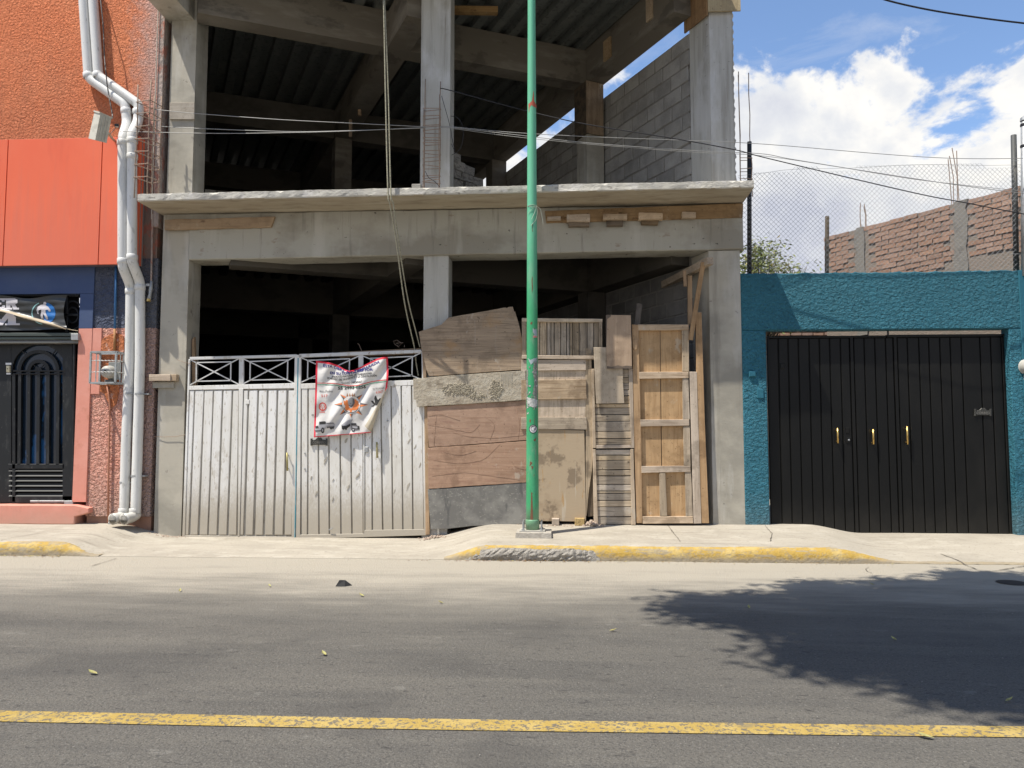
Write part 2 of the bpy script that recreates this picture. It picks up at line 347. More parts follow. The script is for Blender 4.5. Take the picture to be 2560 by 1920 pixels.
rubble = mat('exposed_orange_render', (.55, .19, .08), [((.32, .12, .06), (30, 30, 30), .5, .62, .8), ((.68, .42, .33), (12, 12, 12), .6, .7, .7)], rough_=.95, bump=[((30, 30, 30), 4, 1.0, .05)])
worn_edge = mat('worn_corner_render', (.40, .33, .29), [((.42, .15, .10), (9, 9, 4), .5, .62, .75), ((.24, .215, .195), (16, 16, 5), .55, .68, .7)], rough_=.95, bump=[((30, 30, 20), 5, .8, .03)])
teal_st = mat('teal_stucco', (.028, .155, .215), [((.038, .195, .265), (1.1, 1.1, 1.1), .46, .66, .7), ((.018, .13, .18), (12, 12, 12), .5, .7, .5)], rough_=.75, spec=.35, bump=[((22, 22, 29), 3, 1.0, .065, 'worm'), ((60, 60, 60), 3, .8, .014)])
teal_flat = mat("teal_paint", (.022, .125, .175), [((.028, .15, .21), (5, 5, 5), .45, .7, .6)], rough_=.7, bump=[((30, 30, 30), 4, .4, .01)])
black_steel = mat('black_gate_paint', (.0065, .0067, .0062), [((.013, .0125, .011), (2, 2, .9), .45, .7, .6), ((.05, .045, .036), (90, 90, 30), .72, .76, .6)], rough_=.45, spec=.22, bump=[((3, 3, 1), 2, .15, .02)])
black_door = mat('black_door_paint', (.011, .0125, .014), [((.045, .046, .045), (11, 11, 4), .58, .72, .6), ((.12, .11, .10), (40, 40, 14), .70, .75, .6)], rough_=.5, spec=.35)
brass = mat('brass', (.62, .42, .14), [((.4, .26, .09), (60, 60, 60), .55, .7, .6)], rough_=.32, metal=.85)
steel = mat('dull_steel', (.38, .39, .39), [((.24, .24, .23), (30, 30, 30), .5, .7, .7)], rough_=.5, metal=.5)
rust = mat('rusty_rebar', (.27, .20, .155), [((.40, .29, .21), (40, 40, 40), .5, .65, .7)], rough_=.9)
brickm = mat('clay_brick', (.335, .215, .155), [((.26, .155, .11), (9, 9, 9), .45, .65, .6), ((.40, .29, .225), (28, 28, 28), .55, .7, .6)], rough_=.95, vary=.13, hue=.035, bump=[((50, 50, 50), 5, .6, .01)])
brick_mortar = mat('brick_mortar', (.24, .20, .165), [((.20, .18, .15), (9, 9, 9), .5, .7, .7)], rough_=.97, bump=[((40, 40, 40), 4, .7, .015)])
wire_dark = mat('black_cable', (.02, .02, .024), rough_=.6)
wire_lite = mat('grey_wire', (.30, .30, .29), rough_=.5, metal=.3)
rope_m = mat('worn_rope', (.36, .34, .25), [((.2, .19, .14), (60, 60, 60), .5, .6, .8)], rough_=.95, bump=[((120, 120, 60), 2, .6, .004)])
mesh_m = mat('galvanised_mesh_wire', (.24, .25, .26), rough_=.8)
fence_black = mat('black_fence_post', (.025, .025, .025), rough_=.5)
glass_blue = mat('blue_door_glass', (.01, .02, .035), [((.02, .09, .22), (1.6, 1.6, .7), .52, .56, .9)], rough_=.08, spec=.6)
black_void = mat('dark_room', (.006, .006, .007), rough_=1)

overlay(pink_st, (.36, .29, .26), ramp_axis(0, -5.75, -5.50, (5, 5, 5), .12, .7))
overlay(blue_st, (.13, .13, .135), ramp_axis(0, -5.75, -5.50, (5, 5, 5), .12, .6))
overlay(teal_st, (.10, .16, .18), ramp_axis(2, .75, .12, (5, 5, 7), .35, .6, 8))
overlay(teal_st, (.03, .13, .17), ramp_axis(2, 1.9, 3.6, (14, 14, .8), 1.2, .5, 6))
overlay(black_steel, (.026, .024, .02), ramp_axis(2, .6, .1, (5, 5, 3), .35, .6, 8))
overlay(orange_st, (.42, .16, .09), ramp_axis(2, 7.4, 5.0, (9, 9, .7), 1.9, .4, 6))
overlay(red_panel, (.62, .17, .11), ramp_axis(2, 5.2, 3.6, (12, 12, .5), 1.6, .45, 6))

# ------------------------------------------------------------------ ground
def lerp(a, b, t): return a + (b - a) * t
def sm(x, a, b):
    t = max(0, min(1, (x - a) / (b - a))); return t * t * (3 - 2 * t)
KY = -1.42                                # street edge of the pavement
def z_wall(x):
    z = lerp(.205, .045, sm(x, -5.9, -5.0)); z = lerp(z, .245, sm(x, -1.75, -.75)); z = lerp(z, .140, sm(x, 3.15, 3.85)); return z
def z_kerb(x):
    z = lerp(.135, .008, sm(x, -5.75, -5.25)); z = lerp(z, .145, sm(x, -1.35, -.75)); z = lerp(z, .012, sm(x, 2.95, 3.75)); return z
def zg(x, y):
    if y >= 0: return z_wall(x)
    if y <= KY: return 0.0
    return lerp(z_kerb(x), z_wall(x), (y - KY) / -KY)
pave = mat('pavement_concrete', (.365, .33, .27), [((.30, .27, .22), (1.3, 2.2, 1), .42, .66, .8), ((.42, .385, .32), (3, 5, 3), .52, .70, .7), ((.20, .175, .14), (.9, 9, 3), .60, .74, .55), ((.19, .165, .135), (34, 34, 34), .60, .72, .55), ((.13, .115, .095), (7, 13, 7), .68, .78, .6, 8)], bump=[((5, 5, 5), 5, .25, .02), ((60, 60, 60), 4, .3, .004)], rough_=.93)
NX, NY = 300, 26; V = []; F = []
for j in range(NY + 1):
    for i in range(NX + 1):
        x = lerp(-14, 12, i / NX); y = lerp(KY, .42, j / NY)
        nz = (math.sin(x * 3.1 + y * 2) * .0012 + math.sin(x * 7.7 - y * 5) * .0008) * (1 if 0 < j else 0)
        V.append((x, y + (math.sin(x * 1.9) * .012 + math.sin(x * 5.3 + 1) * .008 if j == 0 else 0), zg(x, min(y, 0)) + nz))
for j in range(NY):
    for i in range(NX):
        a = j * (NX + 1) + i; F.append((a, a + 1, a + NX + 2, a + NX + 1))
part('pavement', (V, F), pave, smooth=True, kind='structure', label='pale concrete pavement with dropped driveways along the foot of the buildings')
asph = mat('asphalt', (.112, .104, .090), [((.088, .083, .074), (.5, 1.6, 1), .42, .64, .85), ((.135, .125, .106), (.35, 3.5, 1), .50, .72, .7), ((.060, .057, .052), (75, 75, 75), .52, .68, .75, 3), ((.19, .18, .155), (62, 62, 62), .60, .76, .6, 2), ((.20, .19, .175), (110, 110, 110), .66, .72, .6, 2), ((.24, .228, .20), (3.5, 5, 3), .67, .82, .5, 10), ((.07, .066, .06), (.9, .9, 1), .56, .66, .5, 9), ((.035, .033, .032), (14, 30, 14), .64, .74, .6, 4)],
           bump=[((60, 60, 60), 3, .85, .014), ((130, 130, 130), 3, .6, .006), ((5, 5, 5), 3, .2, .02)], rough_=.88)
overlay(asph, (.215, .198, .165), ramp_axis(1, -5.2, -2.5, (.45, 1.7, 1), 2.1, .62, 13))
overlay(asph, (.355, .322, .263), ramp_axis(1, -4.0, -1.95, (.8, 3.2, 1), 1.7, .97, 14))
def grid(x0, x1, y0, y1, nx, ny, zf):
    V = [(lerp(x0, x1, i / nx), lerp(y0, y1, j / ny), zf(lerp(x0, x1, i / nx), lerp(y0, y1, j / ny))) for j in range(ny + 1) for i in range(nx + 1)]
    return V, [(j * (nx + 1) + i, j * (nx + 1) + i + 1, (j + 1) * (nx + 1) + i + 1, (j + 1) * (nx + 1) + i) for j in range(ny) for i in range(nx)]
part('road', grid(-60, 60, -12.5, KY + .06, 240, 24, lambda x, y: -.002), asph, smooth=True, kind='structure', label='dark asphalt road fading into pale cement dust by the kerb')
part('ground', grid(-400, 400, -400, 400, 2, 2, lambda x, y: -.05), mat('far_ground', (.22, .2, .17), rough_=1), kind='structure')
part('near_pavement', zprism([(-60, -60), (60, -60), (60, -12.5), (-60, -12.5)], -.04, .12), pave, kind='structure')
# yellow line
yl = mat('yellow_road_paint', (.36, .25, .065), [((.44, .33, .12), (6, 6, 6), .45, .65, .6), ((.115, .105, .09), (48, 48, 48), .53, .60, .9, 4), ((.16, .14, .10), (3, 5, 3), .60, .72, .6, 8)], bump=[((75, 75, 75), 4, .6, .01)], rough_=.85)
V = []; F = []
ts = [-.9 + k * .04 for k in range(72)]
for t in ts:
    px = t * 2560
    cy = 1788 + (px / 2560) * 41 + 3.0 * math.sin(px / 700.)
    a = G(px, cy - 13.5, .0055); b = G(px, cy + 13.5, .0055)
    a.z = b.z = .0022; V += [tuple(a), tuple(b)]
for k in range(len(ts) - 1): F.append((2 * k, 2 * k + 1, 2 * k + 3, 2 * k + 2))
part('yellow_line', (V, F), yl, kind='structure', label='worn yellow lane line painted along the asphalt')
# kerbs
kerb_m = mat('yellow_kerb_paint', (.40, .265, .06), [((.52, .40, .17), (5, 5, 5), .45, .65, .7), ((.30, .26, .19), (4, 6, 22), .565, .63, .75, 9), ((.26, .215, .14), (16, 16, 26), .56, .66, .6), ((.30, .26, .2), (40, 40, 40), .6, .68, .6)], rough_=.85, bump=[((30, 30, 30), 5, .6, .02)])
overlay(kerb_m, (.27, .235, .18), ramp_axis(2, .075, .015, (9, 9, 9), .045, .85, 8))
def kerb(x0, x1, name, label, mat_, ybase=KY, amp=.01):
    n = int((x1 - x0) / .03); V = []; F = []; prof = [(-.015, -.03), (-.012, .45), (.004, .80), (.045, 1.0), (.12, 1.02), (.145, .9)]
    for i in range(n + 1):
        x = lerp(x0, x1, i / n); hk = max(.012, z_kerb(x) + .004)
        for k, (dy, f) in enumerate(prof):
            jx = (math.sin(x * 23 + k) + math.sin(x * 61 + k * 2.1)) * amp * .35
            V.append((x, ybase + dy + math.sin(x * 1.9) * .012 + math.sin(x * 5.3 + 1) * .008 + (jx if k < 3 else 0), hk * f + (jx * .4 if 0 < k < 4 else 0) if k < 5 else hk - .02))
    m_ = len(prof)
    for i in range(n):
        for k in range(m_ - 1): F.append((i * m_ + k, (i + 1) * m_ + k, (i + 1) * m_ + k + 1, i * m_ + k + 1))
    return part(name, (V, F), mat_, smooth=True, kind='structure', label=label)
kerb(-1.25, 7.5, 'kerb', 'long yellow painted kerb in front of the boards and black gate', kerb_m)
kerb(-12, -5.2, 'kerb', 'short yellow painted kerb end at the left by the door', kerb_m)
# broken grey stretch of kerb
V = []; F = []; n = 46; m_ = 7; rr = random.Random(3)
for i in range(n + 1):
    x = lerp(-1.02, .47, i / n); hk = z_kerb(x)
    env = min(1, min(i, n - i) / 9 * rr.uniform(.7, 1.2))
    for k in range(m_):
        f = k / (m_ - 1)
        V.append((x, KY - .02 - env * (.035 * math.sin(f * 2.6) + rr.uniform(0, .02)) + f * .03, max(-.002, hk * f * (.70 + .25 * env * (.8 + .2 * math.sin(x * 9)) + rr.uniform(-.05, .03)))))
for i in range(n):
    for k in range(m_ - 1): F.append((i * m_ + k, (i + 1) * m_ + k, (i + 1) * m_ + k + 1, i * m_ + k + 1))
part('kerb_patch', (V, F), mat('rough_cement', (.33, .305, .265), [((.21, .195, .165), (22, 22, 22), .52, .64, .8), ((.45, .43, .39), (40, 40, 40), .55, .7, .6)], rough_=.97, bump=[((40, 40, 40), 6, 1, .03)]), kind='structure')

# ================================================================== unfinished concrete building
bld = thing('unfinished_building', 'grey two storey concrete building under construction with open floors and block side wall', 'building', (-1.5, 0.4, 0.1))
ZB0, ZB1, ZS = 3.76, 4.372, 4.475          # street beam, slab underside, slab top
part('column', zprism([(-5.325, 0), (-4.955, 0), (-4.955, .36), (-5.325, .36)], -.1, ZB1 - .002), concrete, bld)
part('column', zprism([(-1.752, .012), (-1.42, .012), (-1.42, .36), (-1.752, .36)], -.1, ZB0 + .01), light_col, bld)
part('column', zprism([(1.985, 0), (2.385, 0), (2.385, .42), (1.83, .42)], -.1, ZB0 + .01), concrete, bld)
# street beam with a slightly ragged lower lip
bp = [(-4.953, ZB0 - .02), (2.43, ZB0 + .02), (2.43, ZB1 - .002), (-4.953, ZB1 - .002)]
part('street_beam', prism(rough(bp, .006, .12), -.028, .34, .012), beam_concrete, bld)
# first floor slab: ragged cast edge
def ragged_slab(x0, x1, yf, yb, za, zb, name):
    n = 150; V = []; F = []; r = random.Random(5); w1 = w2 = 0
    for i in range(n + 1):
        x = lerp(x0, x1, i / n); w1 = w1 * .7 + r.uniform(-1, 1) * .0038; w2 = w2 * .75 + r.uniform(-1, 1) * .0032
        chip = -.02 if r.random() < .05 else 0
        tz = lerp(0, .03, i / n)
        V += [(x, yb, za), (x, yf + .012, za + tz + abs(w2) * .3), (x, yf + w2, za + tz + .012 + w2), (x, yf + w1 * .8, lerp(za, zb, .5) + tz), (x, yf + w1, zb + tz - .012 + w1 + chip), (x, yf + .03, zb + tz + w1 * .8), (x, yb, zb)]
    for i in range(n):
        for k in range(7):
            a = i * 7 + k; b = i * 7 + (k + 1) % 7; F.append((a, a + 7, b + 7, b))
    F.append(tuple(range(7))); F.append(tuple(n * 7 + k for k in range(7))[::-1])
    return part(name, (V, F), slab_edge, bld)
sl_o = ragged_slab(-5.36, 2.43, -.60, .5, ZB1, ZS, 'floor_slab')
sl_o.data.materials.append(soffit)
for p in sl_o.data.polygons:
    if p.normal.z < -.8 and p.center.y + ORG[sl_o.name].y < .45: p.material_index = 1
part('floor_slab', zprism([(-5.62, .5)] + [tuple(L(s, t).xy) for s, t in ((-.05, .5), (.1, 14), (-6.35, 14))], ZB1 - .02, ZS - .004), shaded_concrete, bld)
# beams of both floors run on the lot's own grid
def cross_t(s, base): return base + (s + 3.1) * (-.063)
def cross_beam(base, z0, z1, w=.30, m=shaded_concrete, s0=-6.3, s1=.07):
    pts = [L(s0, cross_t(s0, base)), L(s1, cross_t(s1, base)), L(s1, cross_t(s1, base) + w), L(s0, cross_t(s0, base) + w)]
    return part('cross_beam', zprism([tuple(p.xy) for p in pts], z0, z1), m, bld)
def deep_beam(s0, s1, t0, t1, z0, z1, m=shaded_concrete): return part('deep_beam', lbox(s0, s1, t0, t1, z0, z1), m, bld)
ZU0, ZU1 = 7.10, 7.66
for base in (2.68, 6.50, 10.4): cross_beam(base, ZU0, ZU1, s0=-6.05 if base < 3 else -6.3, m=shaded_concrete if base < 3 else rear_concrete)
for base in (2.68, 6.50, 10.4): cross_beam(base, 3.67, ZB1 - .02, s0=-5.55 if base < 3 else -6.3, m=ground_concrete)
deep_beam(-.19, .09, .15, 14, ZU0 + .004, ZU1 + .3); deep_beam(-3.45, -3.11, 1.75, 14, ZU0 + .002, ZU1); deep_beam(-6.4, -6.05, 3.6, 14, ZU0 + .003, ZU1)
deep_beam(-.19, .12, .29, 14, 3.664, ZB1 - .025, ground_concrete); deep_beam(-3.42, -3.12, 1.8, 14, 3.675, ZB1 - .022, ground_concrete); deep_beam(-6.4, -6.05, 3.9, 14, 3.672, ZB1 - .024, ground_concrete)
# stub at the head of the left column, running towards the street
part('cantilever_beam', prism([(-5.37, 7.12), (-4.99, 7.12), (-4.99, 7.66), (-5.37, 7.66)], -.95, .30), concrete, bld)
# metal deck ceilings
def deck(z, t1, front, name='metal_deck', m=None):
    per = .30; s = -6.35; V = []; F = []; pr = []
    while s < .0:
        pr += [(s, 0), (s + .13, 0), (s + .15, .10), (s + .28, .10)]; s += per
    pr.append((s, 0)); cols = []
    for (s, h_) in pr:
        # front end: where the rib meets the street line
        p0 = OG + GV * s; t0 = max(0.0, (front - p0.y) / EV.y)
        a = L(s, t0, z + h_); b = L(s, t1, z + h_); cols.append((a, b))
    for a, b in cols: V += [tuple(a), tuple(b)]
    for i in range(len(cols) - 1): F.append((2 * i, 2 * i + 2, 2 * i + 3, 2 * i + 1))
    return part(name, (V, F), m or deckm, bld)
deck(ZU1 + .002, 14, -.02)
part('roof_slab', zprism([(-5.4, -.9), (2.05, -.9), (2.05, -.06)] + [tuple(L(s, t).xy) for s, t in ((.09, .3), (.09, 14), (-6.4, 14), (-6.4, 3.6))], ZU1 + .104, ZU1 + .19), shaded_concrete, bld)
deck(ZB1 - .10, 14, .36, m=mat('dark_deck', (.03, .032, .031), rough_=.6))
part('party_wall', zprism([(-5.72, .3), (-5.42, .3), (-5.42, .36), (-5.60, .75), (-5.75, .75)], 0, 7.66), dark_in, bld)
# upper columns
part('column', zprism([(-5.31, .03), (-4.955, .03), (-4.955, .38), (-5.31, .38)], ZS - .01, ZU1 + .1), concrete, bld)
part('column', zprism([(-1.815, .03), (-1.415, .03), (-1.415, .42), (-1.815, .42)], ZS - .01, ZU1 + .1), light_col, bld)
uc = [(2.05, .02), (2.355, .02), (2.36, .45), (1.85, .37)]
vf = zprism(uc, ZS - .01, ZU1 + .1); part('column', vf, light_col, bld)
# mortar squeezed out along the outer edge of that column
r = random.Random(9); V = []; F = []
n = 90
for i in range(n + 1):
    z = lerp(ZS, 7.05, i / n); w = abs(math.sin(i * 1.7) * .011 + r.uniform(0, .016)); V += [(2.352, .012, z), (2.355 + w, .03, z), (2.352, .12, z)]
for i in range(n):
    a = i * 3; F += [(a, a + 1, a + 4, a + 3), (a + 1, a + 2, a + 5, a + 4)]
part('mortar_fin', (V, F), slab_edge, bld)
# interior columns along the side wall and in the dark rear
def icol(s0, s1, t0, t1, z0, z1, m=shaded_concrete, name='column'): return part(name, lbox(s0, s1, t0, t1, z0, z1), m, bld)
icol(-.235, .085, 2.42, 2.74, ZS, ZU0, concrete); icol(-.235, .085, 6.28, 6.62, ZS, ZU0); icol(-.235, .085, 10.2, 10.5, ZS, ZU0)
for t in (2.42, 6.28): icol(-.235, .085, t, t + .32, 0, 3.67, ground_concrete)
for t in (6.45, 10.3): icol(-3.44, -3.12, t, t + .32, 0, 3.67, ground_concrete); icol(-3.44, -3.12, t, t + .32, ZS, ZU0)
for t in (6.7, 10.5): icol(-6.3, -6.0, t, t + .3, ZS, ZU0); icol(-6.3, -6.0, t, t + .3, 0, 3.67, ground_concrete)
# shuttering left round the column heads
fb = [lbox(-.262, -.238, 2.39, 2.77, 6.22, 7.09), lbox(-.262, .05, 2.37, 2.394, 6.22, 7.09)]
part('column_form_board', fb[0], mat('dark_form', (.10, .075, .05), [((.05, .04, .03), (9, 9, 9), .45, .6, .8)], rough_=.95), bld); part('column_form_board', fb[1], wood('dim_form', (.26, .20, .14), (.12, .08, .05), 'z', 30, .02), bld)
# block side wall: individual blocks
def block_wall(s0, s1, t0, t1, z0, z1, name, keep=None, base_label=None, stuff_from=None, m=cmu, seed=1, H=.21):
    r = random.Random(seed); W = .41
    bm = []
    k = 0; z = z0
    protos = []
    for v in range(4):
        q = lambda a: a + r.uniform(-.004, .004)
        pts = []
        for i in range(8):
            x = .196 * (1 if i & 1 else -1); y = .07 * (1 if i & 2 else -1); zz = (H / 2 - .010) * (1 if i & 4 else -1)
            pts.append((q(x), q(y), q(zz)))
        # chamfered front face (towards -s)
        fpts = [(p[0] * .975, -.078, p[2] * .95) for p in (pts[0], pts[1], pts[5], pts[4])]
        Vp = pts + fpts
        Fp = [(8, 9, 10, 11), (0, 1, 9, 8), (1, 5, 10, 9), (5, 4, 11, 10), (4, 0, 8, 11), (2, 6, 7, 3), (0, 4, 6, 2), (1, 3, 7, 5), (4, 5, 7, 6), (0, 2, 3, 1)]
        me = bpy.data.meshes.new('concrete_block'); me.from_pydata(Vp, [], Fp); me.materials.append(m); protos.append(me)
    rows = int((z1 - z0) / H + .02)
    ang = ANG + math.pi / 2
    rest = []
    for j in range(rows):
        off = (W / 2 if j % 2 else 0) + r.uniform(-.03, .03); t = t0 - off
        while t < t1 - .05:
            ta, tb = max(t, t0) + .008, min(t + W, t1) - .008
            if tb - ta > .06:
                zc = z0 + H * (j + .5)
                if keep is None or keep((ta + tb) / 2, zc):
                    c = L((s0 + .078) + r.uniform(-.006, .006), (ta + tb) / 2, zc)
                    if stuff_from is not None and ta > stuff_from: rest.append((ta, tb, zc))
                    else:
                        o = bpy.data.objects.new('concrete_block', protos[r.randrange(4)]); C.objects.link(o); o.parent = bld
                        o.location = c - ORG[bld.name]; o.rotation_euler = (r.uniform(-.008, .008), r.uniform(-.006, .006), ang + math.pi)
                        o.scale = ((tb - ta) / .40, 1, 1)
            t += W
    if rest:
        part('far_blocks', join(*[lbox(s0 + r.uniform(-.004, .004), s0 + .14, ta, tb, zc - .099, zc + .099) for ta, tb, zc in rest]), m, bld, kind='stuff')
part('wall_mortar', lbox(.118, .23, .26, 13.9, ZS - .005, 6.90), mortar, bld)
part('wall_mortar', lbox(.118, .23, .26, 13.9, .1, 3.9), mortar, bld)
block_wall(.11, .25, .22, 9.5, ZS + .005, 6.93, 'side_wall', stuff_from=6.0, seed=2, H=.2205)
block_wall(.11, .25, .22, 7.2, 1.98, 3.87, 'side_wall', stuff_from=3.3, seed=4, m=cmu_shaded)
# outer face of that wall towards the blue yard, other enclosing walls
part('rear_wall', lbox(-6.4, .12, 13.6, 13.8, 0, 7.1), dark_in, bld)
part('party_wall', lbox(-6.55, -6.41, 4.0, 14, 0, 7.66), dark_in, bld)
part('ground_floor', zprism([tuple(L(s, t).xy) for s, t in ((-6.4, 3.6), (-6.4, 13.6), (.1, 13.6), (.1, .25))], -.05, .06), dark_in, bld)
# stepped stub of block wall behind the upper middle column
def stub(x0, y0, dx, dy, steps):
    d = Vector((dx, dy, 0)).normalized(); nrm = Vector((-d.y, d.x, 0)); k = 0; r = random.Random(11)
    for j, cnt in enumerate(steps):
        for i in range(cnt):
            a = Vector((x0, y0, 0)) + d * (i * .22 + (.06 if j % 2 else 0)); w = .205; off = nrm * r.uniform(-.018, .018)
            b = a + d * w; pts = [a + off, b + off, b + nrm * .15 + off, a + nrm * .15 + off]
            z = ZS + .01 + j * .125
            vv, ff = zprism([tuple(p.xy) for p in pts], z, z + .112 + r.uniform(0, .006))
            vv = [(p[0] + r.uniform(-.01, .01), p[1] + r.uniform(-.01, .01), p[2] + r.uniform(-.007, .007)) for p in vv]
            part('wall_block', (vv, ff), mat('rough_stub_block', (.24, .225, .20), [((.12, .11, .095), (14, 14, 30), .48, .62, .85)], rough_=.97, bump=[((30, 30, 50), 5, 1, .03)], vary=.12), bld)
stub(-1.46, .44, .42, .52, (5, 5, 4, 4, 3, 2, 1))
# loose pieces lying on the slab
part('ledge', RQ(424, 256, 486, 298, .004, .032, .003), wood('pale_scrap', (.44, .40, .34), (.30, .26, .21), 'x', 30), bld)   # scrap board fixed on left column
# boards left from casting under the slab and at roof corner
part('soffit_board', Q([(411, 549), (686, 541), (677, 567), (411, 574)], -.075, -.03, .004, .006), pine_x, bld)
part('soffit_board', Q([(1362, 527), (1858, 508), (1857, 543), (1366, 557)], -.062, -.03, .004, .004), pine_x, bld)
for q in ([(1417, 536), (1475, 534), (1475, 553), (1417, 552)], [(1508, 534), (1568, 534), (1568, 548), (1508, 549)], [(1597, 531), (1657, 532), (1657, 548), (1597, 549)], [(1706, 529), (1740, 530), (1740, 544), (1706, 544)], [(1368, 541), (1402, 540), (1402, 547), (1368, 548)]):
    part('cleat', Q(q, -.15, -.064, .006, .003), plank_wx, bld)
for q in ([(1421, 554), (1473, 554), (1473, 565), (1421, 566)], [(1517, 550), (1558, 550), (1557, 564), (1517, 564)], [(1603, 549), (1648, 549), (1645, 561), (1604, 560)]):
    part('cleat', Q(q, -.10, -.03, .004, .003), wood('dark_cleat', (.20, .15, .10), (.07, .05, .035), 'x', 40), bld)
part('form_box', zprism([(2.03, -.03), (2.455, -.03), (2.455, -.005), (2.03, -.005)], 6.98, 7.75), form, bld)
part('form_box', zprism([(2.03, -.012), (2.012, -.004), (1.79, .44), (1.81, .445)], 6.94, 7.75), form_o, bld)
for q in ([(1625, -30), (1642, -30), (1640, 46), (1625, 46)],):
    pass
# timbers on the inner face of the right roof beam
for (ta, tb, za, zb) in ((.62, .76, 7.25, 7.66), (1.72, 1.92, 7.20, 7.52)):
    part('cleat', lbox(-.222, -.193, ta, tb, za, zb), pine_y, bld)
# plank through behind the middle column and shoring posts
part('cross_plank', zprism([tuple(L(-3.05, 2.2).xy), tuple(L(-2.08, 1.78).xy), tuple(L(-2.05, 1.87).xy), tuple(L(-3.02, 2.29).xy)], 7.49, 7.58), pine_x, bld)
def fit_post(px0, px1, t, s_guess, z0, z1, name='shoring_post'):
    p = P((px0 + px1) / 2, 400, s_guess); w = .09
    return part(name, zprism([(p.x - w / 2, p.y), (p.x + w / 2, p.y), (p.x + w / 2, p.y + .09), (p.x - w / 2, p.y + .09)], z0, z1), wood('dim_post', (.14, .095, .05), (.08, .05, .03), 'z', 40), bld)
fit_post(853, 866, 0, 4.4, ZS, ZU0)
for (px, yy, za, zb) in ((873, 3.4, 6.78, 7.1), (895, 3.0, 7.0, 7.4)):
    p = P(px, 260, yy); part('cleat', zprism([(p.x, yy), (p.x + .05, yy), (p.x + .05, yy + .05), (p.x, yy + .05)], za, zb), pine, bld)
# wooden block fixed to left column
part('bracket_block', RQ(372, 936, 426, 952, -.085, 0, .004), plank_wx, bld); part('bracket_block', RQ(426, 936, 441, 952, -.07, 0, .004), plank_wx, bld)
part('bracket_plate', RQ(381, 955, 434, 970, -.028, 0, .003), concrete, bld)
# half blocks standing on the slab edge
def loose(name, label, cat, vf, m, group=None): return part(name, vf, m, None, label=label, cat=cat, group=group)
def Qz(x0, y0p, x1, y1p, ya, yb, bev=.006):
    a = P(x0, y1p, ya); b = P(x1, y0p, ya); return box((a.x, ya, a.z), (b.x, yb, b.z), bev)
zt = ZS + .012
a = P(990, 470, -.25); b = P(1027, 450, -.25)
loose('concrete_block', 'squarish beige block lying on the slab edge left of the upright grey block', 'block', box((a.x, -.25, zt), (b.x, -.05, zt + b.z - a.z), .012), mat('beige_block', (.40, .35, .27), [((.28, .25, .2), (20, 20, 20), .5, .7, .6)], bump=[((40, 40, 40), 4, .5, .01)]))
a = P(1028, 470, -.25); b = P(1051, 437, -.25)
loose('concrete_block', 'upright grey block on the slab edge against the middle column', 'block', box((a.x, -.22, zt), (b.x, -.02, zt + b.z - a.z), .008), cmu)
loose('brick_fragment', 'small broken red brick piece on the slab edge beside the middle column', 'brick', box((P(1163, 465, -.2).x, -.25, zt + .01), (P(1178, 465, -.2).x, -.12, zt + .05), .012), brickm)
loose('stone', 'rounded grey stone lying on the slab edge right of the green pole', 'stone', lathe((P(1555, 460, -.3).x, -.3, ZS + .03), [(.0, -.01), (.05, -.005), (.06, .02), (.045, .045), (.01, .055)], 12), cmu)
# rebar cages
def rebar_cage(name, label, bars, z0, ztops, zties, w=.006, jit=.012, seed=1, bend_=0.0):
    r = random.Random(seed); c = Vector(bars[0]); o = thing(name, label, 'rebar cage', (c.x, c.y, z0))
    for (x, y), zt_ in zip(bars, ztops):
        pts = [(x + r.uniform(-1, 1) * .006 + bend_ * k / 6, y + r.uniform(-1, 1) * .004, lerp(z0, zt_, k / 6)) for k in range(7)]
        part('bar', tube(pts, w, 6), rust, o, smooth=True)
    for z in zties:
        pts = [(x * 1.0 + (x - sum(b[0] for b in bars) / len(bars)) * .12, y + (y - sum(b[1] for b in bars) / len(bars)) * .12, z + r.uniform(-jit, jit)) for x, y in bars]
        part('tie', tube(pts, w * .8, 5, closed=True), rust, o)
    return o
xa = P(347, 400, -.35).x; xb = P(388, 400, -.35).x
rebar_cage('rebar_cage', 'tall rusty rebar cage standing at the left end of the slab by the orange wall', [(xa, -.42), (xa + .10, -.20), (xb, -.24), (xb - .045, -.44)], ZS, [6.0, 5.95, 5.92, 6.05], [4.75 + .17 * k for k in range(7)], w=.009, jit=.008, seed=4)
def P_at_col(px, py): return P(px, py, -.06)
m0, m1 = P(1061, 400, -.05).x, P(1099, 400, -.05).x
rebar_cage('rebar_cage', 'rusty rebar ladder cage in front of the upper middle concrete column', [(m0, -.03), (m1, -.03), (m1 + .003, -.12), (m0 + .003, -.12)], ZS, [6.16, 6.12, 5.9, 5.7], [4.62, 4.74, 4.80, 4.93, 5.04, 5.12, 5.24, 5.31, 5.42, 5.5, 5.62, 5.72], w=.0065, jit=.02, seed=6)
rx = [P(a_, 300, .1).x for a_ in (1844, 1850, 1872, 1875)]
rebar_cage('rebar_cage', 'rebar bars standing on the right end of the slab beside the fence post', [(rx[0], .0), (rx[1], .12), (rx[3], .12), (rx[2], .0)], ZS, [6.12, 6.22, 6.2, 5.0], [4.62, 4.72, 4.86, 5.0], seed=8)

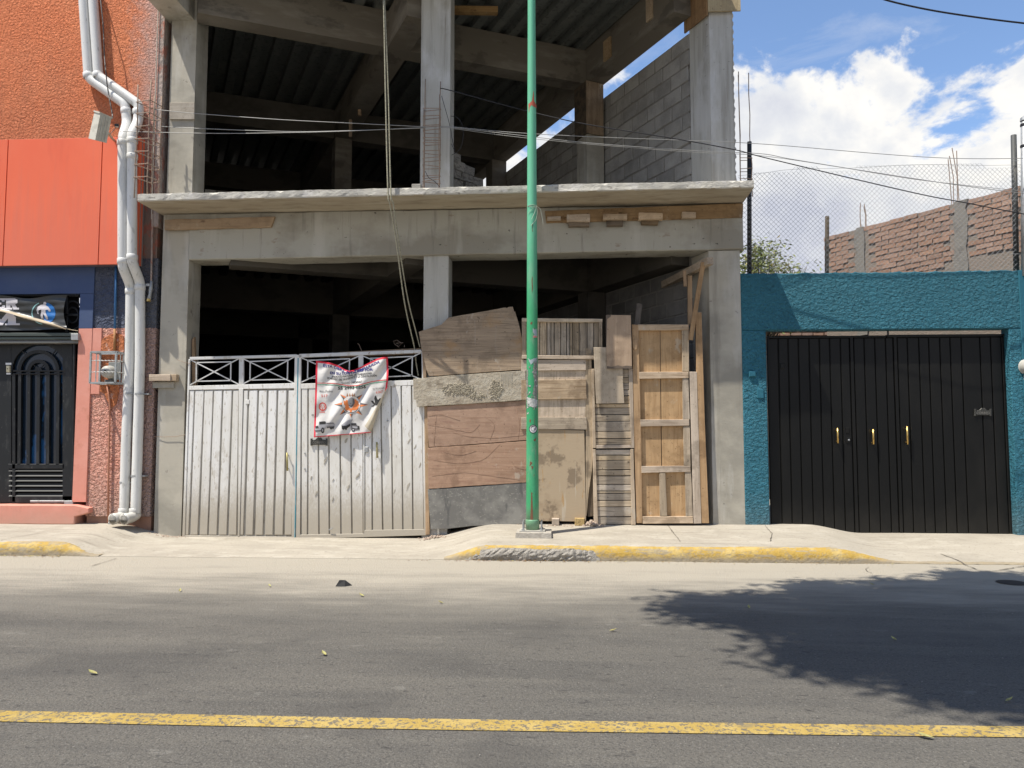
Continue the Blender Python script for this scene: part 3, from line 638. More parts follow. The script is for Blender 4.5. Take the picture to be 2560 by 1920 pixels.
# ------------------------------------------------------------------ orange building on the left
ob = thing('orange_building', 'orange and pink rendered building with red cladding band and black street door', 'building', (-7, .2, .1))
XW = -5.385
def wall_poly(name, pts, ya, yb, m, y=0.0, bev=0): return part(name, Q(pts, ya, yb, bev, yq=y), m, ob)
zc0 = 3.72; zc1 = P(100, 347, 0).z - .06
part('stucco_wall', box((-14, 0, 5.0), (XW, .30, 9.5)), orange_st, ob)
part('stucco_wall', box((-14, .02, zc0 - .1), (XW - .03, .30, 5.0)), mat('old_wall_behind', (.22, .16, .13), [((.34, .12, .08), (9, 9, 5), .5, .6, .8)], bump=[((30, 30, 30), 4, .6, .02)]), ob)
part('corner_strip', box((XW - .075, -.03, 4.2), (XW + .003, .2, 9.5), .004), worn_edge, ob)
part('corner_conduit', tube([(XW - .085, -.045, 4.3), (XW - .088, -.045, 6.5), (XW - .083, -.045, 9)], .008, 6), mat('beige_tube', (.5, .45, .38), rough_=.6), ob)
# lower wall: door opening at the left
zs = P(300, 820, 0).z; zt_ = zc0 + .05; zb_ = .08
xd = P(196, 900, 0).x; xp = P(228, 900, -.02).x
part('blue_stucco', box((xp - .01, 0, zs), (XW, .3, zt_)), blue_st, ob)
part('pink_stucco', box((xp - .01, 0, P(300, 1291, 0).z), (XW, .3, zs - .002)), pink_st, ob)
part('base_strip', box((xp - .01, .03, .0), (XW, .3, P(300, 1291, 0).z - .002)), mat('base_strip', (.30, .17, .12), [((.2, .13, .1), (8, 8, 8), .5, .7, .7)], rough_=.95), ob)
part('blue_surround', box((-14, -.02, P(100, 735, -.02).z), (xp, .3, zt_ - .002), .004), blue_paint, ob)
part('blue_surround', box((xd, -.02, P(200, 821, -.02).z), (xp, .3, P(100, 735, -.02).z - .002), .003), blue_paint, ob)
part('pink_pilaster', box((xd, -.02, P(200, 1255, -.02).z), (xp, .3, P(200, 821, -.02).z - .002), .003), pink_paint, ob)
part('pink_plaster_patch', box((xp, -.014, P(240, 985, 0).z), (P(250, 980, 0).x, .0, zs - .004), .003), pink_paint, ob)
part('orange_render_patch', Q([(249, 880), (252, 850), (262, 842), (290, 832), (308, 840), (310, 900), (300, 960), (290, 1010), (276, 1025), (262, 985), (249, 978)], -.012, .0, .004, .008), rubble, ob)
part('threshold_plinth', Q([(-300, 1262), (185, 1262), (222, 1270), (222, 1282), (187, 1292), (186, 1311), (-300, 1311)], -.09, .2, .012, .004), pink_paint, ob)
# red cladding box
ZC0, ZC1 = P(100, 663, -.17).z, P(100, 347, -.17).z
panels = [(-9.5, P(14, 500, -.17).x - .006), (P(14, 500, -.17).x + .006, P(251, 500, -.17).x - .006), (P(251, 500, -.17).x + .006, P(343, 500, -.17).x)]
for a_, b_ in panels: part('cladding_panel', box((a_, -.17, ZC0), (b_, -.14, ZC1), .002), red_panel, ob)
part('cladding_core', box((-9.5, -.145, ZC0 + .004), (panels[-1][1] - .004, .0, ZC1 - .004)), mat('cladding_core', (.12, .1, .12), rough_=.8), ob)
xr = panels[-1][1]
for k, (ya, yb, m_) in enumerate(((-.168, -.10, red_panel), (-.095, -.08, mat('strip_grey', (.3, .28, .27), rough_=.7)), (-.075, -.03, red_panel), (-.025, .0, mat('strip_grey', (.3, .28, .27), rough_=.7)))):
    part('cladding_return', box((xr - .003, ya, ZC0), (xr + .004, yb, ZC1)), m_, ob)
# door way
part('doorway_void', box((-14, .5, 0), (xd + .3, .55, 3.2)), black_void, ob)
part('door_reveal', box((xd, .02, P(200, 1255, -.02).z), (xd + .05, .5, P(100, 735, -.02).z)), pink_paint, ob)
dr = thing('street_door', 'black metal street door with barred arched window and louvres under the black banner', 'door', (P(100, 1258, .08).x, .08, P(100, 1258, .08).z))
def D(x0, y0, x1, y1, ya, yb, name, m=black_door, bev=.003): return part(name, RQ(x0, y0, x1, y1, ya, yb, bev), m, dr)
D(-260, 862, 28, 1257, .10, .14, 'side_leaf'); D(28, 862, 33, 1257, .12, .14, 'side_leaf')
D(33, 862, 62 - 34, 1255, .10, .14, 'stile') if False else None
D(30, 935, 38, 1255, .085, .13, 'stile'); D(156, 862, 181, 1255, .085, .13, 'stile')
D(28, 1240, 182, 1257, .085, .13, 'bottom_rail'); D(20, 1160, 160, 1172, .085, .13, 'lock_rail')
# upper panel with arched opening: ring of quads
cx, cy = 97, 927
outer = [(28, 862), (182, 862)]
arc = [(cx + 67 * math.cos(a), cy - 66 * math.sin(a)) for a in [math.pi * k / 16 for k in range(17)]]
pl = [(182, 940), (182, 862), (28, 862), (28, 940), (30, 940)] + arc[::-1] + [(164, 940)]
part('arched_head', Q(pl, .09, .13, .002), black_door, dr)
def arcbar(r_, w, name='arch_bar'):
    pts = [P(cx + r_ * math.cos(a), cy - r_ * math.sin(a), .10) for a in [math.pi * k / 18 for k in range(19)]]
    V = []; F = []
    for i, a in enumerate([math.pi * k / 18 for k in range(19)]):
        for rr_, yy in ((r_ - w, .09), (r_ + w, .09), (r_ + w, .125), (r_ - w, .125)):
            q = P(cx + rr_ * math.cos(a), cy - rr_ * math.sin(a), .10); V.append((q.x, yy, q.z))
    for i in range(18):
        for k in range(4): F.append((i * 4 + k, i * 4 + (k + 1) % 4, i * 4 + 4 + (k + 1) % 4, i * 4 + 4 + k))
    part(name, (V, F), black_door, dr)
arcbar(48, 4); arcbar(24, 4); arcbar(5, 4)
for a in (math.pi * .28, math.pi * .72): 
    for r0, r1 in ((6, 22), (50, 66)):
        part('spoke', bar(P(cx + r0 * math.cos(a), cy - r0 * math.sin(a), .105), P(cx + r1 * math.cos(a), cy - r1 * math.sin(a), .105), .010, .012), black_door, dr)
D(32, 925, 162, 929, .08, .12, 'cross_rail'); D(32, 933, 162, 936, .08, .12, 'cross_rail')
for x in (49, 72, 96, 120, 145): part('bar', Q([(x - 4, 925), (x + 4, 925), (x + 2, 1162), (x - 6, 1162)], .085, .12, .002), black_door, dr)
part('glass', RQ(28, 862, 182, 1165, .135, .14, 0), glass_blue, dr)
for k in range(6):
    y = 1177 + k * 12.6; a1 = P(22, y, .09); a2 = P(157, y, .09)
    part('louvre', ([(a1.x, .088, a1.z), (a2.x, .088, a2.z), (a2.x, .125, a2.z + .035), (a1.x, .125, a1.z + .035), (a1.x, .084, a1.z - .006), (a2.x, .084, a2.z - .006)], [(0, 1, 2, 3), (4, 5, 1, 0)]), mat('worn_louvre_edge', (.055, .055, .05), rough_=.5), dr)
part('louvre_back', RQ(20, 1170, 160, 1245, .13, .14, 0), black_void, dr)
D(182, 862, 186, 1257, .05, .13, 'jamb'); part('hinge_post', tube([P(186, 862, .02), P(183, 1255, .02)], .018, 10), black_door, dr)
part('hinge_collar', tube([P(184, 1196, .02), P(184, 1212, .02)], .03, 10), black_door, dr)
D(75, 1251, 160, 1256, .06, .1, 'sill_strip', steel); part('bottom_hinge', Q([(160, 1252), (182, 1252), (182, 1264), (160, 1264)], -.02, .05, .003), steel, dr)
# transom above with ring ornament and sliding track
tr = thing('transom_grille', 'black round ornament grille above the street door, half behind the banner', 'grille', (P(100, 830, .08).x, .08, P(100, 830, .08).z))
part('backing', RQ(-300, 735, 196, 862, .14, .16, 0), black_void, tr)
for r_, w in ((26, 3.5), (14, 2.5)):
    c_ = (182, 788); pts = [P(c_[0] + r_ * math.cos(2 * math.pi * k / 24), c_[1] - r_ * 1.35 * math.sin(2 * math.pi * k / 24), .08) for k in range(24)]
    part('ring', tube(pts, .012, 6, closed=True), black_door, tr)
part('rail', RQ(160, 784, 196, 790, .06, .1), black_door, tr); part('rail', RQ(-300, 735, 196, 741, .04, .1), black_door, tr); part('rail', RQ(163, 741, 169, 830, .06, .1), black_door, tr)
tk = thing('sliding_track', 'dull green metal track running above the street door', 'track', (P(100, 845, -.02).x, 0, P(100, 845, 0).z))
gm = mat('green_grey_track', (.06, .075, .068), rough_=.5)
for k, (ya, yb, m_) in enumerate(((832, 840, gm), (842, 849, gm), (851, 858, mat('grey_track', (.15, .15, .14), rough_=.5)))):
    part('track_profile', RQ(-300, ya, 195, yb, -.05 + .01 * k, .1), m_, tk)
part('end_bracket', RQ(177, 834, 195, 850, -.07, 0), steel, tk)
# door bell
db = thing('door_bell', 'small cream bell push with white name strips beside the barred door', 'door bell', P(19, 930, .09)[:])
part('push', RQ(15, 914, 23, 930, .07, .1), mat('cream_plastic', (.62, .56, .38), rough_=.4), db); part('name_strip', RQ(14, 907, 29, 912, .09, .1, 0), mat('white_label', (.7, .7, .7)), db); part('name_strip', RQ(16, 932, 26, 936, .09, .1, 0), mat('white_label', (.7, .7, .7)), db)
part('button', lathe(P(19, 922, .07), [(.008, 0), (.008, -.006), (.004, -.008)], 8, 'y'), mat('brown_button', (.2, .15, .1)), db)
# black banner over the door
def cloth(fn, nu, nv, name, m, parent):
    V = [tuple(fn(i / nu, j / nv)) for j in range(nv + 1) for i in range(nu + 1)]
    F = [(j * (nu + 1) + i, (j + 1) * (nu + 1) + i, (j + 1) * (nu + 1) + i + 1, j * (nu + 1) + i + 1) for j in range(nv) for i in range(nu)]
    o = part(name, (V, F), m, parent, smooth=True); return o
def bbf(u, v):          # u 0..1 left to right over px -260..167 ; v 0 top..1 bottom
    px = lerp(-260, 168, u); top = 738 + 8 * math.sin(max(0, (px + 40) / 210 * math.pi)) if px > -40 else 738
    top = lerp(738, 737, u) + 9 * math.exp(-((px - 70) / 45) ** 2)
    bot = lerp(826, 822, sm(px, 60, 168)) - 0
    px2 = px - 9 * math.sin(v * math.pi) * sm(px, 120, 168)
    py = lerp(top, bot, v)
    fold = math.exp(-((py - (778 + max(0, px) * .26)) / 5.0) ** 2) * .035 + math.sin(py * .35 + px * .01) * .004 + math.sin((py * 2 - px) * .07) * .006
    return P(px2, py, -.05 - fold)
bb = thing('black_banner', 'creased black banner with pale lettering and a walking figure logo over the left door', 'banner', tuple(bbf(.7, 1)))
bmat = mat('black_vinyl', (.03, .032, .031), [((.05, .05, .048), (3, 3, 9), .5, .7, .6)], rough_=.38, spec=.4, bump=[((3, 3, 16), 3, .25, .02)])
cloth(bbf, 70, 26, 'sheet', bmat, bb)
def uv_of(px, py, f, n=8):      # invert the cloth map roughly
    u = (px + 260) / 428; v = (py - 738) / 86
    for _ in range(n):
        q = f(u, v); a, b = proj(q); u += (px - a) / 428; v += (py - b) / 86
    return u, v
def proj(p):
    d = Vector(p) - CAM; z = d.dot(FW); return 1280 + FPX * d.dot(RT) / z, 960 - FPX * d.dot(UP) / z
def refine(poly, step):
    out = []
    for i in range(len(poly)):
        a = Vector(poly[i]); b = Vector(poly[(i + 1) % len(poly)]); k = max(1, int((b - a).length / step))
        out += [tuple(a.lerp(b, j / k)) for j in range(k)]
    return out
def fill(poly, mx):
    """triangulate an outline and split the triangles until they follow a curved surface"""
    P2 = [tuple(p) for p in poly]; tris = [tuple(t) for t in tessellate_polygon([[Vector((x, y, 0)) for x, y in P2]])]
    for _ in range(5):
        mid = {}; out = []; did = False
        def m_(a, b):
            k = (min(a, b), max(a, b))
            (x1, y1), (x2, y2) = P2[a], P2[b]
            if math.hypot(x1 - x2, y1 - y2) <= mx: return None
            if k not in mid: P2.append(((x1 + x2) / 2, (y1 + y2) / 2)); mid[k] = len(P2) - 1
            return mid[k]
        for a, b, c in tris:
            ab, bc, ca = m_(a, b), m_(b, c), m_(c, a); n = sum(v is not None for v in (ab, bc, ca))
            if n == 0: out.append((a, b, c)); continue
            did = True
            if n == 3: out += [(a, ab, ca), (ab, b, bc), (ca, bc, c), (ab, bc, ca)]
            elif n == 1:
                if ab is not None: out += [(a, ab, c), (ab, b, c)]
                elif bc is not None: out += [(a, b, bc), (a, bc, c)]
                else: out += [(a, b, ca), (ca, b, c)]
            else:
                if ab is None: out += [(c, ca, bc), (ca, a, b), (ca, b, bc)]
                elif bc is None: out += [(a, ab, ca), (ab, b, c), (ab, c, ca)]
                else: out += [(b, bc, ab), (a, ab, bc), (a, bc, c)]
        tris = out
        if not did: break
    return P2, tris
def decal_px(f, poly, m, name, parent, off=.004, inv=uv_of, label=None):
    """flat print: a photo outline laid on a cloth surface"""
    poly = refine(poly, 6)
    if area(poly) < 0: poly = poly[::-1]
    poly, tris = fill(poly, 9)
    V = []
    for x, y in poly:
        u, v = inv(x, y, f); q = f(u, v); V.append((q.x, q.y - off, q.z))
    return part(name, (V, [tuple(t) for t in tris]), m, parent, label=label)
def text_mesh(txt, size, font_scale=(1, 1), bold=0.0, align='LEFT', shear=0.0, res=3, sub=True, spacing=1.0):
    c = bpy.data.curves.new('lettering', 'FONT'); c.body = txt; c.size = size; c.align_x = align; c.offset = bold; c.shear = shear; c.resolution_u = res; c.space_character = spacing
    o = bpy.data.objects.new('tmp', c); C.objects.link(o); bpy.context.view_layer.update()
    dg = bpy.context.evaluated_depsgraph_get(); me = o.evaluated_get(dg).to_mesh()
    bm_ = bmesh.new(); bm_.from_mesh(me)
    V = [(v.co.x * font_scale[0], v.co.y * font_scale[1]) for v in bm_.verts]; F = [tuple(v.index for v in f.verts) for f in bm_.faces]; bm_.free()
    o.evaluated_get(dg).to_mesh_clear(); bpy.data.objects.remove(o); bpy.data.curves.remove(c)
    return V, F
pale = mat('pale_print', (.50, .48, .50), rough_=.5)
def slab_letter(kind, x, y, w, h):
    s = w / 10.0; t = h / 10.0
    if kind == 'E': polys = [[(0, 0), (9, 0), (9, 3.2), (7.4, 3.2), (6.8, 1.6), (4.6, 1.6), (4.6, 4.1), (6.8, 4.1), (6.8, 5.9), (4.6, 5.9), (4.6, 8.4), (6.9, 8.4), (7.6, 6.6), (9.2, 6.6), (9.2, 10), (0, 10), (0, 8.5), (1.4, 8.5), (1.4, 1.5), (0, 1.5)]]
    elif kind == 'R': polys = [[(0, 0), (7.2, 0), (9.2, 1.2), (9.2, 4.2), (7.6, 5.4), (9.0, 8.4), (10.3, 8.4), (10.3, 10), (6.4, 10), (4.9, 6.0), (4.3, 6.0), (4.3, 8.4), (5.6, 8.4), (5.6, 10), (0, 10), (0, 8.4), (1.3, 8.4), (1.3, 1.6), (0, 1.6)]]
    else: polys = [[(0, 0), (3.4, 0), (5.1, 5.6), (6.6, 0), (10, 0), (10, 1.5), (9.0, 1.5), (9.0, 8.5), (10, 8.5), (10, 10), (6.2, 10), (6.2, 8.5), (6.9, 8.5), (6.9, 4.6), (5.5, 10), (4.6, 10), (3.0, 4.6), (3.0, 8.5), (3.8, 8.5), (3.8, 10), (0, 10), (0, 8.5), (1, 8.5), (1, 1.5), (0, 1.5)]]
    return [[(x + a * s, y + b * t) for a, b in p] for p in polys]
for k, x, y, w, h_ in (('E', -22, 746, 38, 26), ('R', 11, 746, 36, 28), ('M', -46, 782, 96, 31)):
    for p in slab_letter(k, x, y, w, h_): decal_px(bbf, p, pale, 'lettering', bb)
lb = mat('logo_blue', (.015, .13, .38), rough_=.5); lg = mat('logo_teal_ring', (.22, .42, .42), rough_=.5)
decal_px(bbf, [(112 + 27 * math.cos(a), 783 - 27 * math.sin(a)) for a in [math.pi * (-.52 + 1.04 * k / 14) for k in range(15)]], lb, 'logo_disc', bb, .003)
ringp = [(108 + 29 * math.cos(a), 783 - 28 * math.sin(a)) for a in [math.pi * (.62 + .86 * k / 16) for k in range(17)]]
ringi = [(108 + 26.5 * math.cos(a), 783 - 26 * math.sin(a)) for a in [math.pi * (.62 + .86 * k / 16) for k in range(17)]]
decal_px(bbf, ringp + ringi[::-1], lg, 'logo_ring', bb, .003)
fig = [(110, 755), (115, 755), (117, 759), (114, 763), (121, 767), (127, 775), (127, 779), (123, 779), (119, 774), (114, 776), (115, 783), (120, 793), (121, 799), (116, 799), (112, 789), (108, 785), (108, 792), (110, 797), (104, 797), (102, 789), (104, 780), (104, 774), (99, 775), (96, 780), (98, 786), (94, 784), (92, 776), (95, 767), (103, 762), (109, 761)]
decal_px(bbf, fig, pale, 'logo_figure', bb, .006)
tan = mat('tan_fold', (.45, .37, .26), rough_=.7)
decal_px(bbf, [(0, 774), (30, 779), (70, 791), (110, 800), (150, 815), (167, 822), (166, 824), (140, 817), (100, 806), (60, 796), (30, 785), (0, 778)], tan, 'fold_edge', bb, .008)
part('cord', tube([P(167, 822, -.05), P(181, 825, -.03), P(195, 827, -.02)], .005, 6), tan, bb)
# drainpipes
def pipe(name, label, pxs, r_, depth, collars, outlet):
    pts = [P(x, y, d_) for (x, y), d_ in zip(pxs, depth)]
    o = thing(name, label, 'drainpipe', tuple(pts[-1])); 
    path = bend(pts, .07, 6); part('pipe', tube(path, r_, 20, cap=False), pvc, o, smooth=True)
    for (x, y, dx, dy, dd) in collars:
        a = P(x, y, dd); b = a + Vector((dx, 0, dy)).normalized() * .075
        part('socket', tube([a, a + (b - a) * .08, a + (b - a) * .92, b], [r_ + .001, r_ + .007, r_ + .007, r_ + .001], 20, cap=False), pvc, o, smooth=True)
    # outlet elbow towards the street
    e = pts[-1]; c_ = [e, e + Vector((0, 0, -.015)), e + Vector((-.025, -.05, -.045)), e + Vector((-.055, -.17, -.055))]
    part('outlet', tube(bend(c_, .06, 6), r_ + .006, 20, cap=False), pvc, o, smooth=True)
    q = c_[-1]; d_ = (c_[-1] - c_[-2]).normalized()
    part('outlet_rim', tube([q - d_ * .03, q + d_ * .004, q + d_ * .004, q - d_ * .03], [r_ + .009, r_ + .009, r_ - .003, r_ - .004], 20, cap=False), pvc, o, smooth=True)
    part('outlet_dark', lathe((0, 0, 0), [(r_ - .004, 0), (.001, .001)], 12, 'y') if False else tube([q - d_ * .035, q - d_ * .033], r_ - .003, 16), mat('pipe_mouth_shade', (.05, .045, .04), rough_=1), o)  # dark disc painted in place of the shade inside the pipe mouth
    return o
zend = .28
pL = pipe('drainpipe', 'left white plastic drainpipe with bends and open outlet, nearest the electricity meter', [(206, -40), (222, 196), (314, 262), (318, 308), (307, 345), (307, 668), (327, 715), (325, 900), (315, 1120), (311, 1284)],
          .064, [-.075, -.075, -.075, -.08, -.26, -.26, -.09, -.085, -.085, -.10], [(222, 196, -.05, .4, -.075), (316, 285, -.1, 1, -.075), (307, 350, 0, -1, -.26), (307, 660, 0, 1, -.26), (327, 722, 0, -1, -.09), (310, 1270, 0, -1, -.10)], 1)
pR = pipe('drainpipe', 'right white plastic drainpipe with bends and open outlet, nearest the concrete column', [(230, -40), (246, 190), (348, 262), (345, 305), (330, 335), (330, 655), (350, 705), (350, 900), (344, 1120), (339, 1284)],
          .064, [-.075, -.075, -.075, -.08, -.26, -.26, -.09, -.085, -.085, -.10], [(246, 195, -.05, .4, -.075), (345, 287, 0, 1, -.075), (331, 345, 0, -1, -.26), (331, 385, 0, -1, -.26), (330, 650, 0, 1, -.26), (350, 712, 0, -1, -.09), (337, 1270, 0, -1, -.10)], 1)
for o, spots in ((pL, ((324, 984), (312, 1206))), (pR, ((350, 985), (341, 1190)))):
    for x, y in spots:
        c_ = P(x, y, -.088); part('clamp', tube([c_ + Vector((0, 0, -.012)), c_ + Vector((0, 0, .012))], .069, 20, cap=False), steel, o, smooth=True)
        part('clamp_tab', box((c_.x + .055, -.09, c_.z - .008), (c_.x + .12, -.005, c_.z + .008)), steel, o)
valve = thing('gas_valve', 'small grey valve on a thin riser pipe in the gap left of the concrete column', 'valve', tuple(P(376, 745, -.05)))
part('riser', tube([P(381, 535, -.04), P(379, 640, -.04), P(378, 705, -.04)], .012, 8), worn_edge, valve)
part('body', tube([P(379, 703, -.045), P(377, 722, -.045), P(375, 735, -.05), P(372, 752, -.07)], [.02, .026, .02, .026], 10), steel, valve, smooth=True)
part('brass_end', tube([P(372, 748, -.07), P(371, 754, -.075)], .027, 10), brass, valve); part('lever', box((P(366, 712, -.05).x, -.075, P(366, 716, -.05).z), (P(376, 712, -.05).x, -.05, P(366, 710, -.05).z)), steel, valve)
bc = mat('blue_conduit', (.05, .15, .33), rough_=.6)
cdt = thing('conduit', 'thin blue and ochre conduit running down from the red cladding to the meter', 'conduit', tuple(P(286, 870, -.03)))
part('upper_tube', tube([P(290, 662, -.03), P(287, 822, -.03)], .016, 10), bc, cdt, smooth=True); part('lower_tube', tube([P(287, 822, -.03), P(286, 876, -.03)], .016, 10), mat('ochre_conduit', (.38, .19, .08), rough_=.7), cdt, smooth=True)
pp = thing('water_pipe', 'thin pink painted pipe running from the meter down to the pavement', 'pipe', tuple(P(269, 1305, -.03)))
part('tube', tube(bend([P(268, 966, -.03), P(275, 1005, -.03), P(271, 1180, -.03), P(270, 1306, -.03)], .1), .012, 8), mat('pink_pipe', (.42, .19, .12), rough_=.8), pp, smooth=True)
part('foot_fitting', Q([(270, 1305), (282, 1305), (282, 1314), (270, 1314)], -.06, -.02, .004), steel, pp)
# meter with cage
mt = thing('electricity_meter', 'grey dome electricity meter on the wall inside the small steel cage', 'meter', tuple(P(272, 935, -.02)))
gplastic = mat('aged_meter_plastic', (.42, .41, .37), rough_=.45)
mc = P(271, 930, -.1)
part('base_box', box((mc.x - .03, -.06, mc.z - .10), (mc.x + .13, -.012, mc.z + .14), .006), mat('meter_box', (.22, .23, .22), rough_=.6), mt)
part('dome', lathe((mc.x, -.06, mc.z), [(.088, 0), (.088, -.03), (.08, -.055), (.078, -.09), (.06, -.11), (.02, -.115)], 20, 'y'), gplastic, mt, smooth=True)
part('lower_box', box((mc.x - .06, -.09, mc.z - .155), (mc.x + .05, -.03, mc.z - .10), .01), mat('meter_box'[:9] + '_dark', (.1, .1, .1), rough_=.6), mt)
cg = thing('meter_cage', 'small grey steel cage with twisted bars around the electricity meter', 'cage', tuple(P(258, 962, -.12)))
cgm = mat('cage_paint', (.34, .36, .36), [((.22, .22, .21), (20, 20, 20), .5, .65, .7)], rough_=.5)
x0, x1 = P(227, 900, -.24).x, P(290, 900, -.24).x; z0_, z1_ = P(250, 957, -.24).z, P(250, 880, -.24).z
cor = [(x0, -.24), (x1, -.24), (x1, -.03), (x0, -.03)]
for z in (z0_, z1_):
    for i in range(4): part('rail', bar((*cor[i], z), (*cor[(i + 1) % 4], z), .022, .022, (0, 0, 1)), cgm, cg)
for i in range(4): part('upright', bar((*cor[i], z0_), (*cor[i], z1_), .022, .022), cgm, cg)
for f in (.35, .72):
    z = lerp(z0_, z1_, f)
    for i in (0, 1):
        a = Vector((*cor[i], z)); b = Vector((*cor[(i + 1) % 4], z)); n = 28
        pts = [a.lerp(b, k / n) + Vector((0, 0, .004 * math.sin(k * 1.7))) for k in range(n + 1)]
        part('twisted_bar', tube(pts, [.0055 + .002 * math.sin(k * 1.6) for k in range(n + 1)], 6), mat('pale_bar', (.55, .55, .52), rough_=.5), cg)
for f in (.5, .8): part('thin_bar', bar((x1, lerp(-.24, -.03, f), z0_), (x1, lerp(-.24, -.03, f), z1_), .01, .01), cgm, cg)
part('thin_bar', bar((lerp(x0, x1, .22), -.24, z0_), (lerp(x0, x1, .22), -.24, z1_), .009, .009), cgm, cg)
# floodlight
fl = thing('floodlight', 'weathered white floodlight on a bent bracket beside the drainpipes', 'lamp', tuple(P(285, 350, -.05)))
flm = mat('yellowed_lamp_housing', (.55, .53, .45), [((.4, .38, .32), (14, 14, 14), .5, .66, .6)], rough_=.5)
pf = P(245, 315, -.55)
a = P(236, 350, -.62); b = P(250, 284, -.62); w_ = P(262, 290, -.5)
ax = (b - a); right = (P(264, 288, -.50) - P(238, 279, -.66))
v0 = P(221, 346, -.60); v1 = P(236, 280, -.60); v2 = P(251, 284, -.64); v3 = P(238, 350, -.64); 
dd = Vector((.055, .16, .02))
Vb = [v0, v3, v2, v1, v0 + dd, v3 + dd, v2 + dd, v1 + dd]
part('housing', ([tuple(v) for v in Vb], [(0, 1, 2, 3), (7, 6, 5, 4), (0, 4, 5, 1), (1, 5, 6, 2), (2, 6, 7, 3), (3, 7, 4, 0)]), flm, fl)
for t in (.3, .55, .8): part('fin', bar(v3.lerp(v2, 0) + dd * t + Vector((.004, -.004, 0)), v2 + dd * t + Vector((.004, -.004, 0)), .006, .012), flm, fl)
part('cap', bar(v1 + dd * .5, v2 + dd * .5, .19, .02, (0, 0, 1)), flm, fl)
part('bracket', tube(bend([P(256, 325, -.5), P(270, 332, -.42), P(280, 346, -.3), P(288, 353, -.17)], .06), .016, 8), mat('rusty_bracket', (.40, .30, .22), [((.55, .52, .45), (20, 20, 20), .5, .6, .8)], rough_=.7), fl, smooth=True)
part('sensor', lathe(P(292, 314, -.2), [(.0, .02), (.022, .012), (.026, -.01), (.02, -.022), (0, -.03)], 12), flm, fl, smooth=True); part('sensor_band', tube([P(292, 311, -.2), P(292, 317, -.2)], .0275, 12), wire_dark, fl)
part('sensor_wire', tube(bend([P(290, 318, -.2), P(280, 330, -.25), P(274, 338, -.3)], .03), .004, 5), wire_dark, fl)
cab = mat('worn_black_cable', (.05, .05, .05), [((.45, .42, .38), (30, 30, 9), .56, .62, .8)], rough_=.7)
part('cable', tube(bend([P(248, -30, -.05), P(258, 60, -.16), P(261, 140, -.17), P(268, 215, -.17), P(278, 270, -.18), P(282, 292, -.2), P(278, 298, -.3), P(267, 300, -.45)], .1), .0085, 6), cab, None, smooth=True, label='thin worn cable hanging over the drainpipes down to the floodlight', cat='cable')

# ------------------------------------------------------------------ teal wall, black gate, yard behind
tw = thing('teal_wall', 'rough teal rendered yard wall around the black gate', 'wall', (4.5, .1, .14))
xl, xr_, xj0, xj1 = 2.386, 9.5, P(1920, 1100, 0).x, P(2533, 1100, 0).x
ztop = 3.462; zl = P(2200, 824, 0).z
def rough_top(x0, x1, z0, z1, y0, y1):
    n = int((x1 - x0) / .05); r = random.Random(4); poly = [(x0, z0), (x1, z0)] + [(lerp(x1, x0, k / n), z1 + r.uniform(-.008, .008)) for k in range(n + 1)]
    return prism(poly, y0, y1, .012)
part('wall', rough_top(xl, xr_, zl, ztop, -.012, .16), teal_st, tw)
part('wall', box((xl, -.012, -.1), (xj0, .16, zl - .001), .010), teal_st, tw)
part('wall', box((xj1, -.012, -.1), (xr_, .16, zl - .001), .010), teal_st, tw)
part('electrical_box', Q([(1872, 928), (1890, 928), (1891, 941), (1873, 942)], -.04, 0, .010), teal_flat, tw); part('electrical_box', Q([(1893, 973), (1909, 973), (1910, 995), (1894, 995)], -.026, 0, .004), teal_flat, tw)
part('smooth_strip', box((P(2556, 900, -.02).x, -.03, P(2556, 1330, 0).z), (xr_, .0, ztop), .004), teal_flat, tw)
bgt = thing('black_gate', 'wide black metal gate of upright ribs with three brass handles', 'gate', (P(2230, 1334, .12).x, .12, .1))
GY = .10
gx0, gx1 = P(1921, 1000, GY).x, P(2536, 1000, GY).x; gz1 = P(2200, 838, GY).z; gz0 = .09
part('back_sheet', box((gx0, GY + .02, gz0), (gx1, GY + .03, gz1)), black_steel, bgt)
gro = [1921, 1951, 1976, 2002, 2029, 2055, 2081, 2108, 2131, 2141, 2168, 2195, 2222, 2241, 2251, 2277, 2306, 2331, 2359, 2385, 2413, 2460, 2487, 2514, 2532]
sk = [xx for xx in gro]
for i in range(len(gro) - 1):
    a = P(gro[i], 1100, GY).x + .006; b = P(gro[i + 1], 1100, GY).x - .006
    if i in (8,): part('stile', box((a, GY - .008, gz0), (b, GY + .02, gz1 - .01), .003), black_steel, bgt); continue
    if i == 13: part('stile', box((a, GY - .008, gz0), (b, GY + .02, gz1 - .01), .003), black_steel, bgt); continue
    part('rib', box((a, GY, gz0 + .045), (b, GY + .02, gz1 - .035), .006), black_steel, bgt)
part('top_rail', box((gx0, GY - .01, gz1 - .03), (P(2216, 900, GY).x, GY + .03, gz1 - .006), .003), black_steel, bgt)
part('top_rail', box((P(2218, 900, GY).x, GY - .012, gz1 - .028), (gx1, GY + .03, gz1 + .004), .003), black_steel, bgt)
part('bottom_rail', box((gx0, GY - .006, gz0 - .01), (gx1, GY + .03, gz0 + .04), .003), black_steel, bgt)
part('side_stile', box((gx1 - .045, GY - .012, gz0), (gx1, GY + .03, gz1), .003), black_steel, bgt); part('side_stile', box((gx0, GY - .012, gz0), (gx0 + .02, GY + .03, gz1), .003), black_steel, bgt)
part('post_top', box((P(2219, 835, GY).x - .008, GY - .02, gz1 - .02), (P(2219, 835, GY).x + .008, GY, gz1 + .06)), black_steel, bgt)
